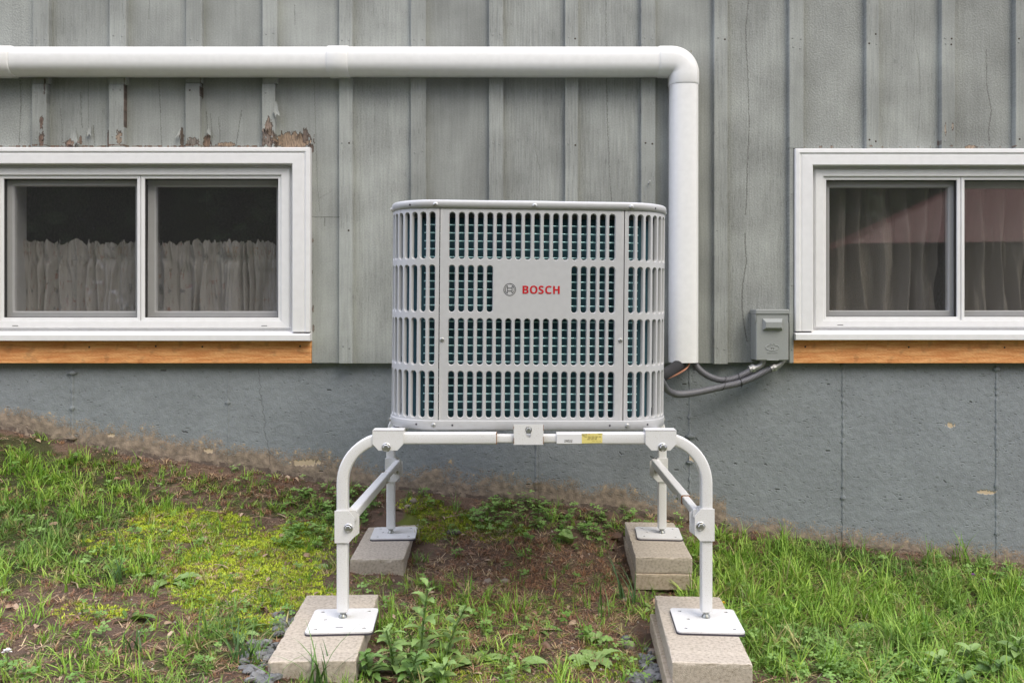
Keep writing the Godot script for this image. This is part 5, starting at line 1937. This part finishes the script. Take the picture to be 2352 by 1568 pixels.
func build_plants() -> void:
	var rng := RandomNumberGenerator.new()
	rng.seed = 303
	tall_weed(965, 1530, 0.215, Vector3(0.02, 0, -0.02), "tallest jagged leaved weed beside the flat concrete block", rng, 16, 0.075, mats.leaf_light)
	tall_weed(1025, 1520, 0.15, Vector3(0.05, 0, -0.01), "leaning jagged weed with its tip clear of the grass, next to the tallest weed", rng, 13, 0.065, mats.leaf_light)
	tall_weed(905, 1545, 0.125, Vector3(-0.02, 0, 0.01), "bushy jagged weed reaching over the white foot plate", rng, 15, 0.07, mats.leaf_light)
	tall_weed(940, 1575, 0.09, Vector3(0.02, 0, 0.01), "short leafy weed crowding the base of the tallest weed", rng, 14, 0.065, mats.leaf_mid)
	tall_weed(850, 1560, 0.08, Vector3(-0.01, 0, 0.02), "low leafy weed between the flat block and the bushy weed", rng, 12, 0.06, mats.leaf_mid)
	tall_weed(1000, 1575, 0.07, Vector3(0.03, 0, 0.01), "small leafy weed under the leaning jagged weed", rng, 12, 0.06, mats.leaf_light)
	rosette(1362, 1520, "deeply lobed light green weed spreading on bare soil between the stand legs", rng, 11, 0.105, 0.34, 0.75, 5, mats.leaf_light, 0.5)
	rosette(1372, 1470, "smaller lobed weed growing just behind the spreading lobed weed", rng, 8, 0.07, 0.34, 0.9, 4, mats.leaf_light, 0.5)
	rosette(1092, 1520, "broad leaved dock seedling with two large blunt leaves by the tallest weed", rng, 5, 0.1, 0.42, 0.4, 0, mats.leaf_light, 0.3)
	rosette(1190, 1525, "broad leaved dock with pointed leaves at the middle of the front weeds", rng, 6, 0.095, 0.33, 0.42, 0, mats.leaf_light, 0.35)
	rosette(1235, 1445, "narrow leaved weed half hidden in grass behind the dock", rng, 5, 0.075, 0.28, 0.5, 0, mats.leaf_mid, 0.35)
	rosette(1306, 1248, "plantain with upright rounded leaves under the heat pump", rng, 7, 0.085, 0.42, 1.5, 0, mats.leaf_light, 0.3)
	rosette(1280, 1250, "low dark leaved weed at the foot of the upright plantain", rng, 6, 0.05, 0.5, 0.5, 0, mats.leaf_mid)
	rosette(390, 1335, "dandelion rosette with toothed leaves in the moss", rng, 7, 0.105, 0.3, 0.5, 5, mats.leaf_light, 0.35)
	rosette(548, 1450, "flat pale dandelion rosette beside the slate gravel", rng, 6, 0.085, 0.36, 0.28, 5, mats.leaf_light, 0.25)
	rosette(480, 1450, "large dull toothed leaf rosette beside the flat pale dandelion", rng, 5, 0.095, 0.42, 0.2, 5, mats.leaf_mid, 0.2)
	rosette(300, 1420, "single dock plant with one broad leaf at the edge of bare soil", rng, 3, 0.08, 0.5, 0.4, 0, mats.leaf_mid, 0.3)
	rosette(742, 1310, "small bright seedling with four rounded leaves beside the stand leg", rng, 4, 0.045, 0.55, 0.7, 0, mats.leaf_light, 0.3)
	rosette(1835, 1400, "dock leaf standing up in the lawn near the blocks", rng, 3, 0.11, 0.32, 1.0, 0, mats.leaf_mid, 0.6)
	rosette(1945, 1450, "long dock leaf lying flat on the lawn grass", rng, 3, 0.13, 0.28, 0.25, 0, mats.leaf_mid, 0.15)
	rosette(1830, 1520, "small pointed leaf plant in the clover", rng, 4, 0.06, 0.4, 0.9, 0, mats.leaf_mid, 0.4)
	var k := 0
	for w in [[2150, 1530, "pointed leaf weed standing in thick grass, apart from the clump"], [2225, 1500, "first weed of the leafy clump at the lawn corner"], [2290, 1540, "lowest weed of the leafy clump at the lawn corner"], [2335, 1500, "tallest weed of the leafy clump at the lawn corner"], [2210, 1568, "weed in front of the leafy clump at the lawn corner"]]:
		tall_weed(w[0], w[1] + 25, [0.075, 0.06, 0.07, 0.095, 0.06][k], Vector3(0.01, 0, 0.01), w[2], rng, 10, 0.07, [mats.leaf_light, mats.leaf_light, mats.leaf_mid, mats.leaf_light, mats.leaf_mid][k], 0)
		k += 1
	rosette(1500, 1400, "small lobed weed squeezed against the blocks in the clover", rng, 6, 0.06, 0.36, 1.0, 4, mats.leaf_light, 0.4)
	rosette(1560, 1345, "slender weed growing between the two block stacks", rng, 5, 0.07, 0.3, 1.3, 3, mats.leaf_light, 0.4)
	# long grass clumps that stand out
	for c in [[735, 1572, 0.17, 15, "coarse dark grass clump in front of the flat concrete block"], [1440, 1385, 0.17, 9, "sparse tall grass clump on bare soil under the beam"], [1385, 1425, 0.19, 3, "few long pale grass stalks on bare soil"], [560, 1520, 0.13, 16, "dark bluish grass clump beside the slate gravel"], [270, 1345, 0.12, 18, "dense dark grass clump at the edge of the moss"], [300, 1500, 0.12, 12, "open grass clump on worn bare soil"]]:
		var p := on_ground(c[0], c[1]) - Vector3(0, 0.008, 0)
		var t := thing("grass_clump", c[4], "grass clump", p, "grass clumps that stand alone")
		for i in c[3]:
			var m := MB.new()
			m.sg = 0
			var a := rng.randf() * TAU
			blade(m, Vector3(rng.randf_range(-0.025, 0.025), 0, rng.randf_range(-0.02, 0.02)), Vector3(cos(a), 0, sin(a)), c[2] * rng.randf_range(0.55, 1.1), rng.randf_range(0.004, 0.0065), rng.randf_range(0.15, 0.9), Color.WHITE, 6)
			put("blade", m, mats.leaf_dark if rng.randf() < 0.6 else mats.leaf_mid, t)
	# stones
	for s in [[950, 1152, 0.016, "round tan pebble by the foundation, the larger of two", 0], [936, 1164, 0.013, "oval tan pebble by the foundation, the smaller of two", 0], [1120, 1338, 0.016, "pale flat pebble half sunk in soil under the heat pump", 0], [1160, 1336, 0.015, "brown pebble next to the pale flat pebble", 0], [1446, 1487, 0.02, "smooth cream pebble lying by the lobed weed", 0], [1437, 1468, 0.014, "grey round pebble behind the smooth cream pebble", 1], [1500, 1502, 0.017, "white pebble against the blocks in the clover", 0], [1041, 1226, 0.03, "flat dark purple slate lying on the moss", 2], [1434, 1380, 0.014, "dusty pebble at the foot of the stacked pair", 0]]:
		var p := on_ground(s[0], s[1])
		var o := put("pebble", stone_mesh(rng, Vector3(s[2], s[2] * (0.65 if s[4] < 2 else 0.35), s[2] * 0.8)), [mats.pebble, mats.slate, mats.slate_brown][s[4]], self, Transform3D(Basis(Vector3.UP, rng.randf() * TAU), p + Vector3(0, s[2] * 0.2, 0)))
		tag(o, s[3], "pebble", "loose stones")
	# dry leaves
	for s in [[1402, 1240, 0.06, "crumpled brown dry leaf leaning on the stacked pair"], [1288, 1212, 0.04, "curled brown dry leaf caught in green creeping leaves"], [668, 1160, 0.035, "pale dry leaf on the grass by the foundation"], [600, 1405, 0.03, "small dry leaf at the end of the moss"], [1240, 1490, 0.04, "flat dry leaf among the front weeds"]]:
		var p := on_ground(s[0], s[1]) + Vector3(0, 0.006, 0)
		var t := thing("dry_leaf", s[3], "leaf", p, "fallen dry leaves")
		for i in 3:
			var a := rng.randf() * TAU
			put("lobe", leaf(Vector3.ZERO, Vector3(cos(a), rng.randf_range(0.1, 0.9), sin(a)).normalized(), s[2], s[2] * 0.6, rng.randf_range(0.2, 0.9), 3, 0.3, rng.randf_range(-0.9, 0.9)), mats.leaf_dry, t)
	# flowers
	for s in [[15, 1530, "white clover blossom at the worn edge of the lawn", "petal_white", 0.012, 0.05], [2236, 1338, "violet blossom in the grass near the foundation", "petal_violet", 0.009, 0.06], [2262, 1342, "second violet blossom close to the foundation", "petal_violet", 0.007, 0.05], [1662, 1410, "small yellow blossom behind the blocks in the clover", "petal_yellow", 0.008, 0.06]]:
		var p := on_ground(s[0], s[1] + 20)
		var t := thing("flower", s[2], "flower", p, "single blossoms")
		put("stem", stem_mesh([Vector3(0, -0.01, 0), Vector3(0.002, s[5] * 0.5, 0), Vector3(0, s[5], 0)], 0.0012, 0.001), mats.stem, t)
		for i in 12:
			var a := i * 2.4
			put("petal", leaf(Vector3(0, s[5], 0), Vector3(cos(a), 0.3 + 0.12 * i, sin(a)).normalized(), s[4], s[4] * 0.5, 0.2), mats[s[3]], t)

# ---------------------------------------------------------------- across the yard, seen only mirrored in the window panes
func build_yard() -> void:
	var rng := RandomNumberGenerator.new()
	rng.seed = 909
	var h := thing("red_roofed_house", "neighbouring house with dark red hipped roof, mirrored in the window panes", "house", Vector3(10.15, 0, 11.56))
	h.rotation.y = 0.17
	var m := MB.new()
	m.box(Vector3(0, 0.8, 0), Vector3(8.4, 2.2, 6))
	put("wall", m, mats.far_wall, h)
	m = MB.new()
	var e := [Vector3(-4.7, 1.9, -3.4), Vector3(4.7, 1.9, -3.4), Vector3(4.7, 1.9, 3.4), Vector3(-4.7, 1.9, 3.4)]
	var r0 := Vector3(-1.4, 3.5, 0)
	var r1 := Vector3(1.4, 3.5, 0)
	m.quad(e[0], e[1], r1, r0, Vector3(0, 1, -1))
	m.quad(e[2], e[3], r0, r1, Vector3(0, 1, 1))
	m.tri(e[1], e[2], r1, Vector3(1, 1, 0))
	m.tri(e[3], e[0], r0, Vector3(-1, 1, 0))
	m.quad(e[0], e[1], e[2], e[3], Vector3.DOWN)
	put("roof", m, mats.roof_red, h)
	var first: Node3D = null
	for i in 13:
		var where := Vector3([-14.0, -11.0, -8.2, -5.4, -2.8, -0.4, 2.0, 7.0, 11.0, 15.5, 18.0, -3.5, 0.8][i], 0, [11.0, 12.5, 11.2, 12.4, 11.4, 12.6, 13.5, 18.0, 18.6, 17.5, 13.0, 15.0, 15.6][i])
		var t: Node3D
		if first == null:
			t = thing("yard_tree", "", "tree", where)
			first = t
			put("trunk", stem_mesh([Vector3(0, -0.2, 0), Vector3(0.1, 1.5, 0), Vector3(0, 4.5, 0.1)], 0.2, 0.08), mats.bark, t)
			m = MB.new()
			for k in 6500:
				var v := Vector3(rng.randfn(), rng.randfn(), rng.randfn()).normalized() * pow(rng.randf(), 0.4)
				var c := Vector3(v.x * 2.6, 3.2 + v.y * 3.2, v.z * 2.5)
				c += Vector3(sin(c.y * 3.0), 0, cos(c.y * 2.3)) * 0.25
				var u := Vector3(rng.randfn(), rng.randfn(), rng.randfn()).normalized() * 0.16
				var w := u.cross(Vector3(rng.randfn(), rng.randfn(), rng.randfn())).normalized() * 0.1
				m.quad(c - u, c - w, c + u, c + w, v)
			put("crown", m, mats.tree_leaf, t)
		else:
			t = first.duplicate()
			t.name = numbered("yard_tree")
			add_child(t)
			t.position = where
			t.rotation.y = i * 1.3
			t.scale = Vector3.ONE * rng.randf_range(0.9, 1.35)
		tag(t, "leafy green tree across the yard, mirrored dark in the window panes", "tree", "trees across the yard")

# ---------------------------------------------------------------- everything
func _ready() -> void:
	var cam := Camera3D.new()
	cam.name = "camera"
	cam.projection = Camera3D.PROJECTION_FRUSTUM
	cam.near = 0.1
	cam.far = 200.0
	cam.size = 0.1 * 1568.0 / FOCAL
	cam.frustum_offset = Vector2(0, -0.1 * 84.0 / FOCAL)
	cam.position = EYE
	add_child(cam)
	cam.make_current()
	var env := Environment.new()
	env.background_mode = Environment.BG_SKY
	var sky := ProceduralSkyMaterial.new()
	sky.sky_top_color = Color(0.91, 0.93, 1.0)
	sky.sky_horizon_color = Color(0.6, 0.61, 0.68)
	sky.sky_curve = 0.6
	sky.ground_bottom_color = Color(0.2, 0.22, 0.12)
	sky.ground_horizon_color = Color(0.5, 0.52, 0.48)
	sky.sun_angle_max = 1.0
	sky.energy_multiplier = 1.0
	var sk := Sky.new()
	sk.sky_material = sky
	env.sky = sk
	env.background_energy_multiplier = 1.0
	env.tonemap_mode = Environment.TONE_MAPPER_LINEAR
	env.tonemap_exposure = 3.75
	env.sdfgi_enabled = true
	env.ssao_enabled = true
	env.ssil_enabled = true
	var we := WorldEnvironment.new()
	we.environment = env
	add_child(we)
	var sun := DirectionalLight3D.new()
	sun.name = "sun"
	sun.light_energy = 0.25
	sun.light_angular_distance = 35.0
	sun.light_color = Color(1.0, 0.97, 0.92)
	sun.shadow_enabled = true
	sun.look_at_from_position(Vector3(2.6, 5.2, 3.4), Vector3.ZERO)
	add_child(sun)

	bump_noise.seed = 2; bump_noise.frequency = 0.05
	ragged.seed = 8; ragged.frequency = 0.05
	make_materials()
	lay_fields()
	build_ground()
	build_house()
	build_duct()
	build_heat_pump()
	build_stand()
	build_blocks()
	build_electrics()
	build_curtains()
	build_yard()
	build_plants()
	build_cover()
